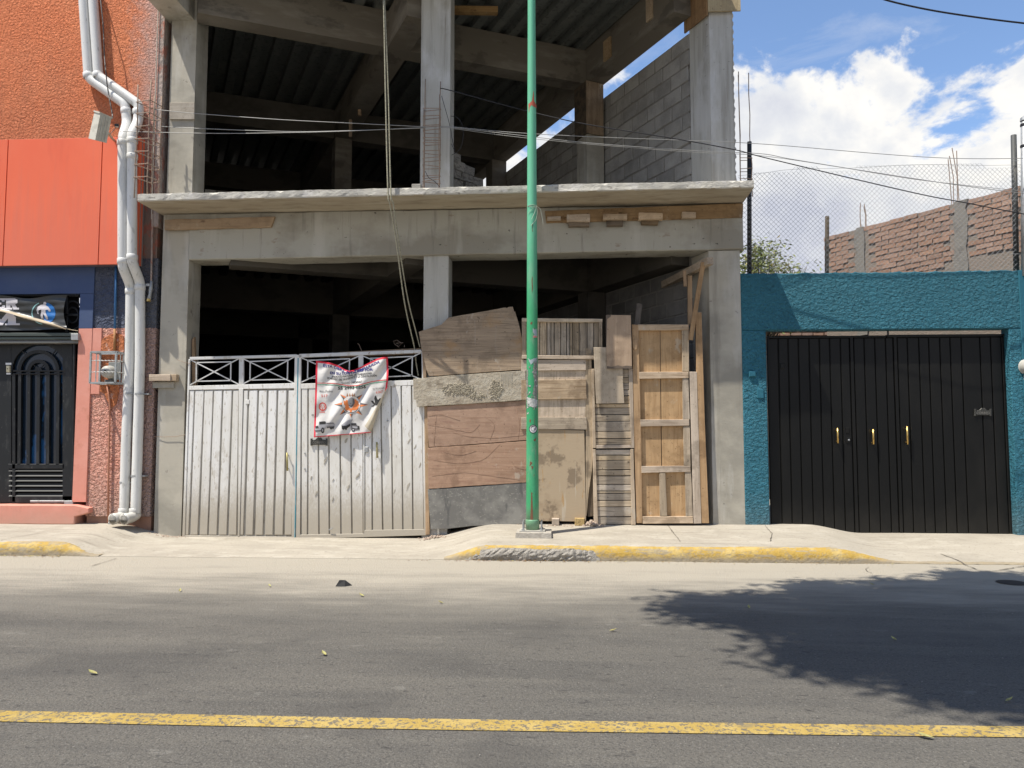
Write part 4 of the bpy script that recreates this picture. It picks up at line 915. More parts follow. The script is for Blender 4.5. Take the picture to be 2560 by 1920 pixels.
def handle(px, ya, yb, yw, parent, r_=.0115, m=brass, st=.05):
    p0 = P(px, ya, yw - st); p1 = P(px + (yb - ya) * .02, yb, yw - st)
    h_ = part('handle', tube([p0, p1], r_, 10), m, parent, smooth=True)
    for p in (p0.lerp(p1, .14), p0.lerp(p1, .88)): part('handle_mount', tube([p, p + Vector((0, st, 0))], .007, 6), m if m is brass else steel, h_)
for px, ya, yb in ((2094, 1070, 1108), (2183, 1073, 1111), (2268, 1066, 1111)): handle(px, ya, yb, GY, bgt)
part('lock_plate', RQ(2115, 1069, 2124, 1083, GY - .008, GY), black_steel, bgt); part('lock', RQ(2116, 1093, 2127, 1107, GY - .01, GY), black_steel, bgt); part('keyhole', lathe(P(2122, 1100, GY - .01), [(.012, 0), (.012, -.008), (.006, -.01)], 10, 'y'), steel, bgt)
part('spy_box', RQ(1951, 908, 1962, 922, GY - .012, GY, .005), black_steel, bgt)
def mail_slot(cx_, cy_, yw, parent, s=1.0):
    m_ = mat('cast_iron', (.05, .05, .045), [((.16, .15, .13), (90, 90, 90), .55, .65, .7)], rough_=.45, metal=.3)
    def K(dx, dy): return (cx_ + dx * s, cy_ + dy * s)
    b_ = part('mail_slot', Q([K(-17, -4), (cx_ - 9 * s, cy_ - 5 * s), (cx_ - 4 * s, cy_ - 10 * s), (cx_ + 4 * s, cy_ - 10 * s), (cx_ + 9 * s, cy_ - 5 * s), K(17, -4), K(17, 8), K(-17, 8)], yw - .014, yw, .003), m_, parent)
    for dx in (-19, 19): part('scroll_end', Q([K(dx - 2.2, -8), K(dx + 2.2, -8), K(dx + 2.2, 10), K(dx - 2.2, 10)], yw - .02, yw, .003), m_, b_)
    V, F = text_mesh('CORREO', 8.5 * s, align='CENTER', bold=.0)
    V3 = []
    for x, y in V: q = P(cx_ + x * 1.0, cy_ + 5.2 * s - y, yw - .0165); V3.append(tuple(q))
    part('lettering', (V3, F), mat('worn_letter', (.20, .19, .17), rough_=.5), b_)
mail_slot(2458, 1030, GY, bgt)
mr_ = thing('electricity_meter', 'round grey meter cut off by the right edge of the photo on the teal wall', 'meter', tuple(P(2562, 925, -.05)))
part('dome', lathe(P(2566, 917, -.012), [(.10, 0), (.10, -.04), (.09, -.08), (.06, -.12), (.02, -.125)], 20, 'y'), gplastic, mr_, smooth=True); part('base', box((P(2556, 950, 0).x, -.06, P(2556, 950, 0).z), (P(2590, 950, 0).x, -.012, P(2556, 938, 0).z), .01), steel, mr_)
# chain link fence
fx0, fx1 = P(1846, 500, .07).x, 8.2; fz0 = ztop - .03
cf = thing('chain_link_fence', 'galvanised chain link fence standing on top of the teal wall', 'fence', (4.6, .07, ztop))
def ftop(x):
    a = P(1846, 415, .07).x; return lerp(4.80, 4.90, sm(x, a, a + .9)) + .015 * math.sin(x * 3) + .10 * (x > 99)
pit = .062; V = []; F = []; rr = random.Random(2)
def wire(pts, r_, n=3):
    global V, F
    v, f = tube(pts, r_, n, cap=False); k = len(V); V += v; F += [tuple(i + k for i in q) for q in f]
nw = int((fx1 - fx0 + 1.6) / (pit * 1.0))
for dirn in (1, -1):
    for i in range(-26, nw):
        xs = fx0 + i * pit * 1.0 + (0 if dirn == 1 else pit * .5); pts = []
        if dirn == -1: xs += 1.5
        n = 24
        for k in range(n + 1):
            z = fz0 + (1.52) * k / n; x = xs + dirn * 1.5 * k / n * .98
            x += .018 * math.sin(z * 2.3 + x * .9)
            if x < fx0 or x > fx1 or z > ftop(x): 
                if len(pts) > 1: wire(pts, .0021)
                pts = []; continue
            pts.append((x, .07 + dirn * .002 * (1 if k % 2 else -1), z))
        if len(pts) > 1:
            e = pts[-1]; pts.append((e[0] + dirn * .02, e[1], e[2] + .028)); wire(pts, .0021)
part('wire_mesh', (V, F), mesh_m, cf)
part('top_wire', tube([(x, .07, ftop(x) - .03) for x in [lerp(fx0, fx1, k / 20) for k in range(21)]], .002, 4), wire_lite, cf)
def fpost(pxa, pxb, yt, ybm, yy, m, w):
    a = P((pxa), yt, yy); b = P(pxb, ybm, yy)
    return part('post', tube([b, a], w, 10), m, cf, smooth=True)
p_ = fpost(1873.5, 1873.5, 355, 687, .10, fence_black, .030)
p_ = fpost(2534, 2541, 338, 676, .10, mat('dark_grey_post', (.06, .062, .06), [((.15, .14, .12), (30, 30, 5), .6, .7, .6)], rough_=.55), .034)
for yy_ in (402, 500, 570, 635): part('tie_wire', tube([P(2528, yy_, .05), P(2547, yy_, .05)], .003, 4), mesh_m, cf)
p_ = part('post', tube([P(2067, 687, .35), P(2068, 541, .35)], .028, 6), wood('grey_post', (.14, .115, .085), (.07, .055, .04), 'z', 50), cf)
cp = P(2566, 600, -.02); lp = thing('service_mast', 'pale galvanised service mast at the right edge of the photo', 'post', (cp.x, cp.y, ztop))
part('mast', tube([P(2563, 690, -.02), P(2562, 300, -.02)], .045, 12), steel, lp, smooth=True); part('cap', lathe(P(2562, 300, -.02), [(.055, -.01), (.05, .03), (.01, .06)], 12), steel, lp)
for yy_ in (310, 363): part('band', tube([P(2562, yy_, -.02), P(2562, yy_ + 5, -.02)], .052, 12), wire_dark, lp)
# brick building behind, receding to the left
D0 = Vector((6.28, .70)); D1 = Vector((4.60, 3.30)); dl = (D1 - D0).length; du = (D1 - D0) / dl
zA = P(2560, 465, D0.y).z; zB = P(2072, 595, D1.y).z; zbt = (zA + zB) / 2
bk = thing('brick_building', 'unrendered clay brick side wall behind the yard with grey concrete ribs', 'building', (D1.x, D1.y, 0))
nb = Vector((-du.y, du.x)); nb = nb if nb.dot(Vector((0, -1))) > 0 or nb.x < 0 else -nb
if nb.dot(Vector((CAM.x - D1.x, CAM.y - D1.y))) < 0: nb = -nb
def W2(t, off=0.0, z=0.0): q = D0 + du * t + nb * off; return Vector((q.x, q.y, z))
def wbox(t0, t1, o0, o1, z0, z1): return zprism([tuple(W2(t, o).xy) for t, o in ((t0, o0), (t1, o0), (t1, o1), (t0, o1))], z0, z1)
part('wall_mortar', wbox(-2.2, dl, -.13, -.012, 0, zbt - .01), brick_mortar, bk)
def t_at(px):        # where the view line through px meets the wall plane
    d_ = ray(px, 560); den = d_.x * nb.x + d_.y * nb.y; k = ((D0.x - CAM.x) * nb.x + (D0.y - CAM.y) * nb.y) / den
    q = CAM + d_ * k; return (Vector((q.x, q.y)) - D0).dot(du)
ribs = [(t_at(2162), t_at(2137)), (t_at(2418), t_at(2386))]
for a_, b_ in ribs:
    n = 14; poly = []; r = random.Random(int(a_ * 100))
    for k in range(n): z = lerp(3.0, zbt + .01, k / (n - 1)); poly.append((a_ + r.uniform(-.035, .03), z))
    for k in range(n): z = lerp(zbt + .01, 3.0, k / (n - 1)); poly.append((b_ + r.uniform(-.03, .035), z))
    v, f = prism(poly, -.02, .012); part('concrete_rib', ([tuple(W2(x, y, z)) for x, y, z in v], [q[::-1] for q in f]), mortar, bk)
def brick_protos(n, Lb, H, D_, seed, m=brickm):
    r = random.Random(seed); out = []
    for _ in range(n):
        q = lambda: r.uniform(-.004, .004)
        V = []
        for i in range(8): V.append(((Lb / 2) * (1 if i & 1 else -1) + q() * 1.5, (D_ / 2) * (1 if i & 2 else -1), (H / 2) * (1 if i & 4 else -1) + q()))
        me = bpy.data.meshes.new('brick'); me.from_pydata(V, [], [(0, 1, 5, 4), (1, 3, 7, 5), (3, 2, 6, 7), (2, 0, 4, 6), (4, 5, 7, 6), (0, 2, 3, 1)]); me.materials.append(m); out.append(me)
    return out
pr = brick_protos(5, .228, .062, .09, 3); rb_ = random.Random(12)
angw = math.atan2(du.y, du.x); cnt = 0; H_ = .0765
for j in range(18):
    z = zbt - .036 - j * H_
    t = -.55 + (.12 if j % 2 else 0) + rb_.uniform(-.02, .02)
    while t < dl:
        tc_ = t + .12; skip = any(a_ - .06 < tc_ < b_ + .06 for a_, b_ in ribs) or tc_ > dl - .08
        zlow = 3.42 + tc_ * .16
        if not skip and z > zlow - .05 and cnt < 295 and not (z < 3.9 and tc_ < 1.05 and rb_.random() < .75):
            o = bpy.data.objects.new('brick', pr[rb_.randrange(5)]); C.objects.link(o); o.parent = bk
            o.location = W2(tc_, -.045 + rb_.uniform(-.006, .010), z + rb_.uniform(-.004, .004)) - ORG[bk.name]
            o.rotation_euler = (rb_.uniform(-.02, .02), rb_.uniform(-.02, .02), angw + rb_.uniform(-.015, .015)); o.scale = (rb_.uniform(.93, 1.04), 1, 1); cnt += 1
        t += .243
part('cement_skim', wbox(-.6, 1.05, -.02, .006, 3.0, 3.66), mortar, bk)
for px0, ys, zz in ((2143, 560, .5), (2376, 380, .9)):
    t = t_at(px0 + 10)
    for k in range(4):
        tt = t + .06 - k * .042; base = W2(tt, -.06 + .03 * (k % 2), zbt - .05); part('starter_bar', tube([base, base + Vector((rb_.uniform(-.02, .02), 0, zz * .5)), base + Vector((rb_.uniform(-.05, .01), 0, zz * rb_.uniform(.8, 1)))], .0065, 5), rust, bk)
# far yard wall seen through the slot over the gate
yw = thing('yard_wall', 'far clay brick wall of the yard glimpsed above the black gate', 'wall', (7, 8, 0))
yy = 8.0; xa = P(1900, 830, yy).x; xb = P(2570, 830, yy).x; zc = P(2200, 830, yy).z
part('wall_mortar', box((xa - .6, yy, 0), (xb + 1, yy + .2, zc + .5)), brick_mortar, yw)
for j in range(5):
    x = xa - .2 - (.12 if j % 2 else 0)
    while x < xb + .2:
        o = bpy.data.objects.new('brick', pr[rb_.randrange(5)]); C.objects.link(o); o.parent = yw
        o.location = Vector((x, yy - .035 + rb_.uniform(-.005, .005), zc - .22 + j * .0785 + .02)) - ORG[yw.name]; o.rotation_euler = (0, 0, rb_.uniform(-.02, .02)); x += .25
part('yard_floor', zprism([(2.2, .2), (9.5, .2), (9.5, 8), (2.2, 8)], .0, .1), pave, None, kind='structure')
# trees
leafm = mat('yellowing_leaves', (.22, .25, .075), [((.42, .30, .07), (3.5, 3.5, 3.5), .55, .66, .8), ((.07, .10, .03), (6, 6, 6), .45, .6, .6)], rough_=.6, vary=.0)
leafd = mat('green_leaves', (.05, .085, .02), rough_=.6)
bark = mat('bark', (.12, .10, .08), [((.2, .18, .15), (9, 9, 3), .5, .65, .7)], rough_=.95, bump=[((20, 20, 5), 4, .8, .02)])
def leaves(centres, n, size, spread, seed, m, parent, flat=.5):
    r = random.Random(seed); V = []; F = []
    for c in centres:
        for _ in range(n):
            p = Vector(c) + Vector((r.gauss(0, spread), r.gauss(0, spread), r.gauss(0, spread * flat)))
            d_ = Vector((r.uniform(-1, 1), r.uniform(-1, 1), r.uniform(-.6, .5))).normalized(); w = d_.cross(Vector((r.uniform(-1, 1), r.uniform(-1, 1), r.uniform(-1, 1)))).normalized()
            s = size * r.uniform(.6, 1.3); k = len(V)
            V += [tuple(p - d_ * s), tuple(p + w * s * .32), tuple(p + d_ * s), tuple(p - w * s * .32)]; F.append((k, k + 1, k + 2, k + 3))
    return part('crown', (V, F), m, parent)
t0_ = P(1915, 640, 6.0); base = Vector((t0_.x - .1, 6.0, 0))
tt = thing('small_tree', 'loose yellow green treetop showing over the teal wall beside the concrete column', 'tree', tuple(base))
part('trunk', tube([base, base + Vector((.05, 0, 1.6)), base + Vector((0, .05, 2.9)), base + Vector((.1, 0, 3.9))], [.14, .11, .08, .04], 10), bark, tt, smooth=True)
r = random.Random(21); cs = []; V = []; F = []
top = base + Vector((0, 0, 3.25))
for k in range(120):
    a = r.uniform(0, 6.28); rad = r.uniform(.1, 1.2); zz = r.uniform(.1, 1.45) * (1.25 - rad * .55)
    c = top + Vector((math.cos(a) * rad, math.sin(a) * rad, zz + .35)); cs.append(c)
    v, f = tube([top + Vector((0, 0, r.uniform(-.3, .5))), top.lerp(c, .5) + Vector((0, 0, .12)), c, c + Vector((math.cos(a) * .16, 0, .18))], [.022, .014, .007, .003], 5); n0 = len(V); V += v; F += [tuple(i + n0 for i in q) for q in f]
part('limbs', (V, F), bark, tt, smooth=True)
leaves(cs, 60, .05, .15, 5, leafm, tt, .8)
# street tree behind the camera whose crown overhangs the road and shades it
sh_poly = [(1685, 1508), (1730, 1488), (1830, 1478), (1960, 1482), (2010, 1452), (2120, 1470), (2260, 1452), (2330, 1472), (2400, 1432), (2560, 1442), (2900, 1430), (2900, 1830), (2700, 1800), (2480, 1765), (2330, 1725), (2150, 1680), (1990, 1650), (2040, 1612), (1920, 1580), (1790, 1545), (1710, 1525)]
def inpoly(x, y, pl):
    c = False
    for i in range(len(pl)):
        (x1, y1), (x2, y2) = pl[i - 1], pl[i]
        if (y1 > y) != (y2 > y) and x < (x2 - x1) * (y - y1) / (y2 - y1) + x1: c = not c
    return c
shg = [tuple(G(x, y).xy) for x, y in sh_poly]
st = thing('street_tree', 'large leafy street tree on the near side whose crown shades the road at right', 'tree', (3.2, -13.4, .1))
r = random.Random(33); cs = []
tries = 0
while len(cs) < 400 and tries < 20000:
    tries += 1; gx = r.uniform(.6, 8.5); gy = r.uniform(-7.2, -1.6)
    if not inpoly(gx, gy, shg): continue
    z = r.uniform(6.3, 8.6); c = Vector((gx, gy, 0)) - SUN * (z / abs(SUN.z)); cs.append(c)
fork = Vector((3.0, -12.2, 3.6)); hub = Vector((2.4, -8.2, 6.6))
part('trunk', tube([(3.2, -13.4, 0), (3.15, -13.1, 1.8), fork, (2.8, -10.4, 5.4), hub], [.26, .21, .18, .14, .10], 12), bark, st, smooth=True)
V = []; F = []
for c in cs[::5]:
    v, f = tube([hub + Vector((r.uniform(-.3, .3), r.uniform(-.5, .5), 0)), hub.lerp(c, .55) + Vector((0, 0, .25)), c], [.045, .022, .008], 5); n0 = len(V); V += v; F += [tuple(i + n0 for i in q) for q in f]
part('limbs', (V, F), bark, st, smooth=True)
leaves(cs, 120, .085, .16, 8, leafd, st, .7)

# ------------------------------------------------------------------ white gates
def gate(quad, yw, name, label, slat_top, slat_bot, u_grooves_t, u_grooves_b, skip=()):
    TL, TR, BR, BL = quad
    def q(u, v):
        a = (lerp(TL[0], BL[0], v), lerp(TL[1], BL[1], v)); b = (lerp(TR[0], BR[0], v), lerp(TR[1], BR[1], v)); return (lerp(a[0], b[0], u), lerp(a[1], b[1], u))
    c = P(*q(.5, 1), yw); o = thing(name, label, 'gate', tuple(c)); return o, q
H1 = mat('gate_groove', (.40, .38, .335), [((.2, .17, .13), (20, 20, 4), .5, .65, .7)], rough_=.7)
def px_of(zx, zy, s=3.19, x0=380, y0=840): return (x0 + zx / s, y0 + zy / s)
WG = -.02
lg_ = thing('white_gate', 'left white metal gate leaf with a brass pull by its teal right edge', 'gate', tuple(P(595, 1346, WG)))
def bars_px(lst, yw, w, parent, name='bar', m=white_tube, d=.025):
    for (a, b) in lst: part(name, bar(P(*a, yw), P(*b, yw), w, d, (0, 1, 0)), m, parent)
Z = px_of
def gpoly(pts): return [Z(*p) for p in pts]
part('back_sheet', Q(gpoly([(295, 425), (1150, 415), (1135, 1610), (245, 1600)]), WG + .022, WG + .028, 0), H1, lg_)
gt = [(300, 336), (345, 412), (420, 486), (495, 558), (570, 636), (648, 690)]; gb = [(262, 290), (305, 362), (380, 440), (452, 515), (530, 594), (610, 672)]
gt2 = [(733, 764), (776, 840), (854, 916), (930, 994), (1008, 1072), (1090, 1142)]; gb2 = [(700, 726), (745, 802), (822, 882), (900, 962), (978, 1042), (1058, 1112)]
for (a, b), (c, d_) in zip(gt + gt2, gb + gb2):
    part('slat', Q(gpoly([(a, 436), (b, 434), (d_, 1586), (c, 1586)]), WG, WG + .02, .005), white_metal, lg_)
for pl in ([(692, 420), (726, 418), (698, 1600), (684, 1600)], [(1138, 150), (1168, 150), (1140, 1625), (1112, 1625)], [(290, 185), (302, 185), (262, 1605), (240, 1605)]):
    part('stile', Q(gpoly(pl), WG - .008, WG + .022, .003), white_metal, lg_)
part('teal_edge', Q(gpoly([(1160, 175), (1170, 175), (1142, 1620), (1134, 1620)]), WG - .012, WG + .03, .002), teal_edge, lg_)
part('top_rail', Q(gpoly([(300, 168), (1150, 146), (1152, 168), (300, 190)]), WG - .01, WG + .022, .003), white_tube, lg_)
part('mid_rail', Q(gpoly([(288, 398), (1150, 376), (1150, 416), (288, 430)]), WG - .006, WG + .022, .003), white_metal, lg_)
part('bottom_rail', Q(gpoly([(240, 1588), (1132, 1602), (1132, 1628), (240, 1608)]), WG - .006, WG + .022, .003), white_metal, lg_)
part('mid_post', Q(gpoly([(694, 170), (730, 170), (730, 400), (692, 400)]), WG - .004, WG + .022, .003), white_tube, lg_)
gl = [((300, 186), (705, 392)), ((300, 392), (708, 172)), ((354, 210), (354, 362)), ((630, 205), (628, 357)), ((352, 212), (632, 206)), ((352, 361), (630, 355)),
      ((708, 172), (1150, 385)), ((708, 392), (1150, 160)), ((784, 203), (782, 352)), ((1084, 190), (1080, 345)), ((782, 204), (1086, 191)), ((780, 352), (1082, 345))]
bars_px([(Z(*a), Z(*b)) for a, b in gl], WG + .005, .014, lg_, 'grille_bar', d=.014)
handle(Z(1077, 0)[0], Z(0, 930)[1], Z(0, 1075)[1], WG, lg_, m=mat('tarnished_brass', (.36, .31, .13), rough_=.5, metal=.5))
part('lock_plate', Q(gpoly([(745, 508), (775, 508), (775, 542), (745, 542)]), WG - .006, WG, .002), white_metal, lg_)
rg_ = thing('white_gate', 'right white metal gate leaf with the banner tied on and a dark mail slot', 'gate', tuple(P(905, 1345, WG)))
Z = lambda x, y: (640 + x / 3.456, 900 + y / 3.456)
part('back_sheet', Q(gpoly([(375, 215), (1440, 200), (1465, 1480), (350, 1540)]), WG + .022, WG + .028, 0), H1, rg_)
tops = [388, 450, 535, 625, 722, 815, 925]; bots = [388, 446, 545, 635, 735, 830, 930]
for i in range(6): part('slat', Q(gpoly([(tops[i] + 6, 246), (tops[i + 1] - 6, 240), (bots[i + 1] - 6, 1508 - i * 1), (bots[i] + 6, 1512)]), WG, WG + .02, .005), white_metal, rg_)
tops = [962, 1078, 1166, 1255, 1345, 1440]; bots = [962 - 12, 1008, 1097, 1184, 1270, 1358]
tops = [938, 1000, 1075, 1166, 1255, 1345, 1436]; bots = [938, 1006, 1096, 1183, 1270, 1357, 1455]
for i in range(6): part('slat', Q(gpoly([(tops[i] + 6, 222), (tops[i + 1] - 6, 220), (bots[i + 1] - 6, 1468), (bots[i] + 6, 1478)]), WG - .004, WG + .02, .005), white_metal, rg_)
for pl in ([(366, -44), (388, -44), (380, 1545), (345, 1545)], [(1430, -80), (1448, -80), (1470, 1515), (1452, 1515)], [(926, 200), (936, 200), (938, 1490), (928, 1500)]):
    part('stile', Q(gpoly(pl), WG - .010, WG + .022, .003), white_metal, rg_)
part('top_rail', Q([(748, 885), (1053, 874), (1053, 882), (748, 894)], WG - .01, WG + .022, .003), white_tube, rg_)
part('mid_rail', Q(gpoly([(378, 205), (1450, 170), (1450, 215), (378, 248)]), WG - .006, WG + .022, .003), white_metal, rg_)
part('bottom_rail', Q(gpoly([(350, 1510), (928, 1500), (930, 1470), (1468, 1462), (1468, 1515), (345, 1548)]), WG - .008, WG + .022, .003), white_metal, rg_)
part('mid_post', Q([(896, 886), (908, 886), (908, 960), (896, 960)], WG - .004, WG + .022, .003), white_tube, rg_)
gl = [((748, 892), (900, 958)), ((748, 958), (902, 888)), ((770, 900), (769, 946)), ((874, 896), (873, 942)), ((770, 901), (875, 897)), ((770, 946), (874, 942)),
      ((902, 888), (1052, 948)), ((902, 958), (1052, 882)), ((927, 896), (926, 944)), ((1031, 890), (1030, 938)), ((926, 896), (1032, 891)), ((926, 944), (1031, 939))]
bars_px(gl, WG + .005, .014, rg_, 'grille_bar', d=.014)
handle(942, 1105, 1145, WG, rg_, m=mat('tarnished_brass', (.36, .31, .13)))
part('lock', RQ(911, 1117, 920, 1131, WG - .02, WG), steel, rg_); part('bolt', tube([P(822, 1325, WG - .02), P(832, 1320, WG - .03)], .006, 6), steel, rg_)
for y in (1133, 1172): part('rivet', lathe(P(762, y, WG - .004), [(.012, 0), (.010, -.006), (.002, -.008)], 8, 'y'), steel, rg_)
mail_slot(797, 1104, WG - .004, rg_)
part('stud', lathe(P(969, 1052, WG - .004), [(.014, 0), (.011, -.006), (.002, -.008)], 8, 'y'), steel, rg_)
spl = mat('dried_mortar_splash', (.40, .37, .31), [((.32, .29, .235), (30, 30, 30), .5, .65, .7)], rough_=.95)
rs = random.Random(31)
for (x, y, ln, wd, a) in ((775, 700, 44, 13, 1.9), (598, 868, 50, 14, 1.95), (845, 775, 22, 7, 1.8), (797, 1100, 40, 10, 1.95), (880, 1000, 46, 8, 2.2), (1320, 705, 36, 10, 2.0), (1375, 750, 34, 9, 2.1), (1418, 905, 38, 9, 2.0), (1315, 1090, 60, 13, 1.95), (1195, 1135, 36, 7, 1.9), (520, 1150, 44, 8, 2.0), (735, 970, 40, 6, 1.6), (475, 1015, 24, 6, 2.0), (662, 1200, 34, 8, 1.9), (690, 770, 30, 5, 2.1), (1212, 832, 18, 8, 1.7), (665, 1035, 20, 4, 2.2)):
    pl = []
    for k in range(12):
        t = 2 * math.pi * k / 12; rr2 = rs.uniform(.55, 1.15); u = math.cos(t) * ln * .75 * rr2; v_ = math.sin(t) * wd * .72 * rr2 * (1.1 - .5 * math.cos(t))
        pl.append(Z(x + u * math.cos(a) - v_ * math.sin(a), y + u * math.sin(a) + v_ * math.cos(a)))
    part('mortar_splash', Q(pl, WG - .007, WG - .002, .001), spl, rg_)
# bare timber upright inside the left gate, rail behind the right gate, wires
loose('timber_post', 'rough timber upright behind the left gate against the concrete column', 'post', Q([(479, 850), (485, 842), (490, 975), (480, 975)], .12, .17, .003), pine)
loose('rail_timber', 'brown timber rail lying behind the top bars of the right gate', 'timber', Q([(849, 880), (1052, 870), (1052, 884), (849, 894)], .03, .09, .003), wood('brown_rail', (.25, .18, .125), (.14, .1, .07), 'x', 60))
for k, pts in enumerate(([(998, 868), (986, 860), (984, 853), (992, 850), (1004, 858), (1000, 864), (990, 858), (1008, 857)], [(904, 877), (898, 862), (894, 858)], [(1011, 868), (1011, 862)])):
    loose('tie_wire', ('tangle of thin wire sticking up behind the right gate', 'short kinked wire sticking up above the middle of the right gate', 'short straight wire end beside the wire tangle above the right gate')[k], 'wire', tube([P(x, y, .06 + .01 * (i % 2)) for i, (x, y) in enumerate(pts)], .003, 4), rust)
loose('tie_wire', 'rusty wire tying the left gate to a nail in the concrete column', 'wire', tube([P(443, 899, -.02), P(460, 906, -.04), P(477, 909, -.03)], .0028, 4), rust)
loose('tie_wire', 'thin wire wrapped across the left concrete column at mid height', 'wire', tube([P(386, 1091, -.01), P(410, 1092, -.02), P(440, 1091, -.02), P(463, 1087, -.03)], .003, 4), rust)

# ------------------------------------------------------------------ union banner on the gate
BX0, BY0, BS = 740, 860, 6.382
def Zb(x, y): return (BX0 + x / BS, BY0 + y / BS)
top_pts = [(320, 265), (430, 280), (560, 300), (680, 345), (780, 405), (850, 432), (930, 412), (1040, 360), (1160, 300), (1290, 235), (1380, 210), (1460, 205)]
def interp(pts, x):
    if x <= pts[0][0]: return pts[0][1]
    for (a, b), (c, d_) in zip(pts, pts[1:]):
        if x <= c: return lerp(b, d_, (x - a) / (c - a))
    return pts[-1][1]
Lp = Vector((1490, 600)); Lq = Vector((1200, 1415)); Ld = (Lq - Lp).normalized(); Ln = Vector((-Ld.y, Ld.x))
if Ln.x < 0: Ln = -Ln
def ban_flat(u, v):      # u,v on the unfolded sheet to zoomed photo coordinates
    xt = lerp(320, 1462, u); yt = interp(top_pts, xt); xb = lerp(285, 1347, u); yb = lerp(1490, 1400, u)
    # right side bows outward
    x = lerp(xt, xb, v) + u * 60 * math.sin(v * math.pi) * (1 - v) * 1.2; y = lerp(yt, yb, v)
    return Vector((x, y))
def ban_y(x, y):
    d_ = .045 + .018 * math.sin((y * .55 - x) * .0105 + .6) + .010 * math.sin((x + y * .9) * .017) + .006 * math.sin(x * .031 + y * .012)
    d_ += .035 * math.exp(-((x - 850 - (y - 430) * .12) / 90) ** 2) * math.exp(-(y - 430) / 260) if y > 430 else 0
    d_ += .02 * math.exp(-(((x - 1460) * .75 + (y - 205) * .66) / 60) ** 2)
    return WG - .015 - max(.01, d_)
def ban(u, v):
    q = ban_flat(u, v); s = (q - Lp).dot(Ln); fy = 0
    if s > 0: q = q - Ln * (2 * s); fy = .012 + min(.03, s * .0006)
    return P(*Zb(q.x, q.y), ban_y(q.x, q.y) - fy), s
bn = thing('union_banner', 'creased white notice banner with red border and orange emblem tied to the white gates', 'banner', tuple(P(860, 1090, -.1)))
bcm = mat('banner_vinyl', (.66, .645, .62), [((.52, .50, .46), (5, 5, 5), .5, .7, .5)], rough_=.6, bump=[((9, 9, 9), 3, .3, .02)])
bback = mat('banner_back', (.52, .46, .35), [((.40, .34, .25), (9, 9, 9), .5, .7, .6)], rough_=.8)
bred = mat('banner_red', (.62, .03, .055), rough_=.6)
nu, nv = 80, 80; Vs = []; S = []
for j in range(nv + 1):
    for i in range(nu + 1):
        p, s = ban(i / nu, j / nv); Vs.append(tuple(p)); S.append(s)
fr = []; ff = []; fb_ = []
for j in range(nv):
    for i in range(nu):
        a = j * (nu + 1) + i; q = (a, a + nu + 1, a + nu + 2, a + 1); m_ = sum(S[k] for k in q) / 4
        u, v = (i + .5) / nu, (j + .5) / nv
        if m_ > 0: fb_.append(q)
        elif u < .022 or u > .975 or v < .02 or v > .982: fr.append(q)
        else: ff.append(q)
part('sheet', (Vs, ff), bcm, bn, smooth=True); part('red_border', (Vs, fr), bred, bn, smooth=True); part('folded_corner', (Vs, fb_), bback, bn, smooth=True)
def ban_inv(x, y, f=None):
    u, v = (x - 300) / 1150, (y - 250) / 1200
    for _ in range(12):
        q = ban_flat(u, v); u += (x - q.x) / 1130; v += (y - q.y) / 1100
    return u, v
def bdec(poly, m, name, off=.003, step=14):
    poly = refine(poly, step)
    if area(poly) < 0: poly = poly[::-1]
    poly, tris = fill(poly, 26)
    V = []
    for x, y in poly: q = P(*Zb(x, y), ban_y(x, y)); V.append((q.x, q.y - off, q.z))
    return part(name, (V, [tuple(t) for t in tris]), m, bn)
def btext(txt, x, y, size, m, wx=1.0, slope=None, bold=0, width=None, off=.004):
    """text along a baseline given by slope(x) in zoomed photo units"""
    V, F = text_mesh(txt, size, bold=bold)
    w = max(v[0] for v in V) or 1; k = (width / w) if width else wx
    out = []
    for a, b in V:
        xx = x + a * k; yy_ = y - b + (slope(xx) if slope else 0); q = P(*Zb(xx, yy_), ban_y(xx, yy_)); out.append((q.x, q.y - off, q.z))
    return part('lettering', (out, F), m, bn)
navy = mat('navy_print', (.03, .035, .19), rough_=.6); ink = mat('black_print', (.035, .035, .035), rough_=.6); redp = mat('red_print', (.62, .06, .04), rough_=.6); gry = mat('grey_print', (.12, .115, .12), rough_=.6)
orp = mat('orange_print', (.72, .22, .07), rough_=.6); grn = mat('green_print', (.05, .28, .15), rough_=.6); lgr = mat('light_grey_print', (.33, .33, .35), rough_=.6)
sag = lambda k: (lambda x: (interp(top_pts, x) - 265) * k)
btext('ESTA OBRA ESTA AMPARADA', 432, 0, 62, navy, slope=lambda x: interp(top_pts, x) + 82 - 30 * math.exp(-((x - 830) / 180) ** 2), bold=1.6, width=905)
btext('EN SU TOTALIDAD POR:', 542, 0, 56, navy, slope=lambda x: 474 + 34 * math.exp(-((x - 760) / 170) ** 2) - .075 * (x - 545), bold=1.6, width=688)
btext('SINDICATO NACIONAL DE TRABAJADORES', 570, 0, 44, ink, slope=lambda x: 534 + 16 * math.exp(-((x - 760) / 160) ** 2) - .085 * (x - 570), bold=.9, width=640)
btext('DE MANEJO DEL TRANSPORTE Y LA CONSTRUCCIÓN', 498, 0, 44, ink, slope=lambda x: 556 + 40 * math.exp(-((x - 740) / 160) ** 2) - .045 * (x - 498), bold=.9, width=790)
btext('"LAZARO CARDENAS"', 728, 0, 42, ink, slope=lambda x: 644 - .09 * (x - 728), bold=.9, width=325)
for m_, dy in ((redp, 0), (grn, 26)):
    pts = [(335, 620), (450, 618), (600, 622), (740, 645), (850, 662), (960, 658), (1080, 630), (1200, 598), (1320, 578), (1448, 564)]
    bdec([(x, y + dy) for x, y in pts] + [(x, y + dy + 11) for x, y in pts[::-1]], m_, 'stripe', .0035)
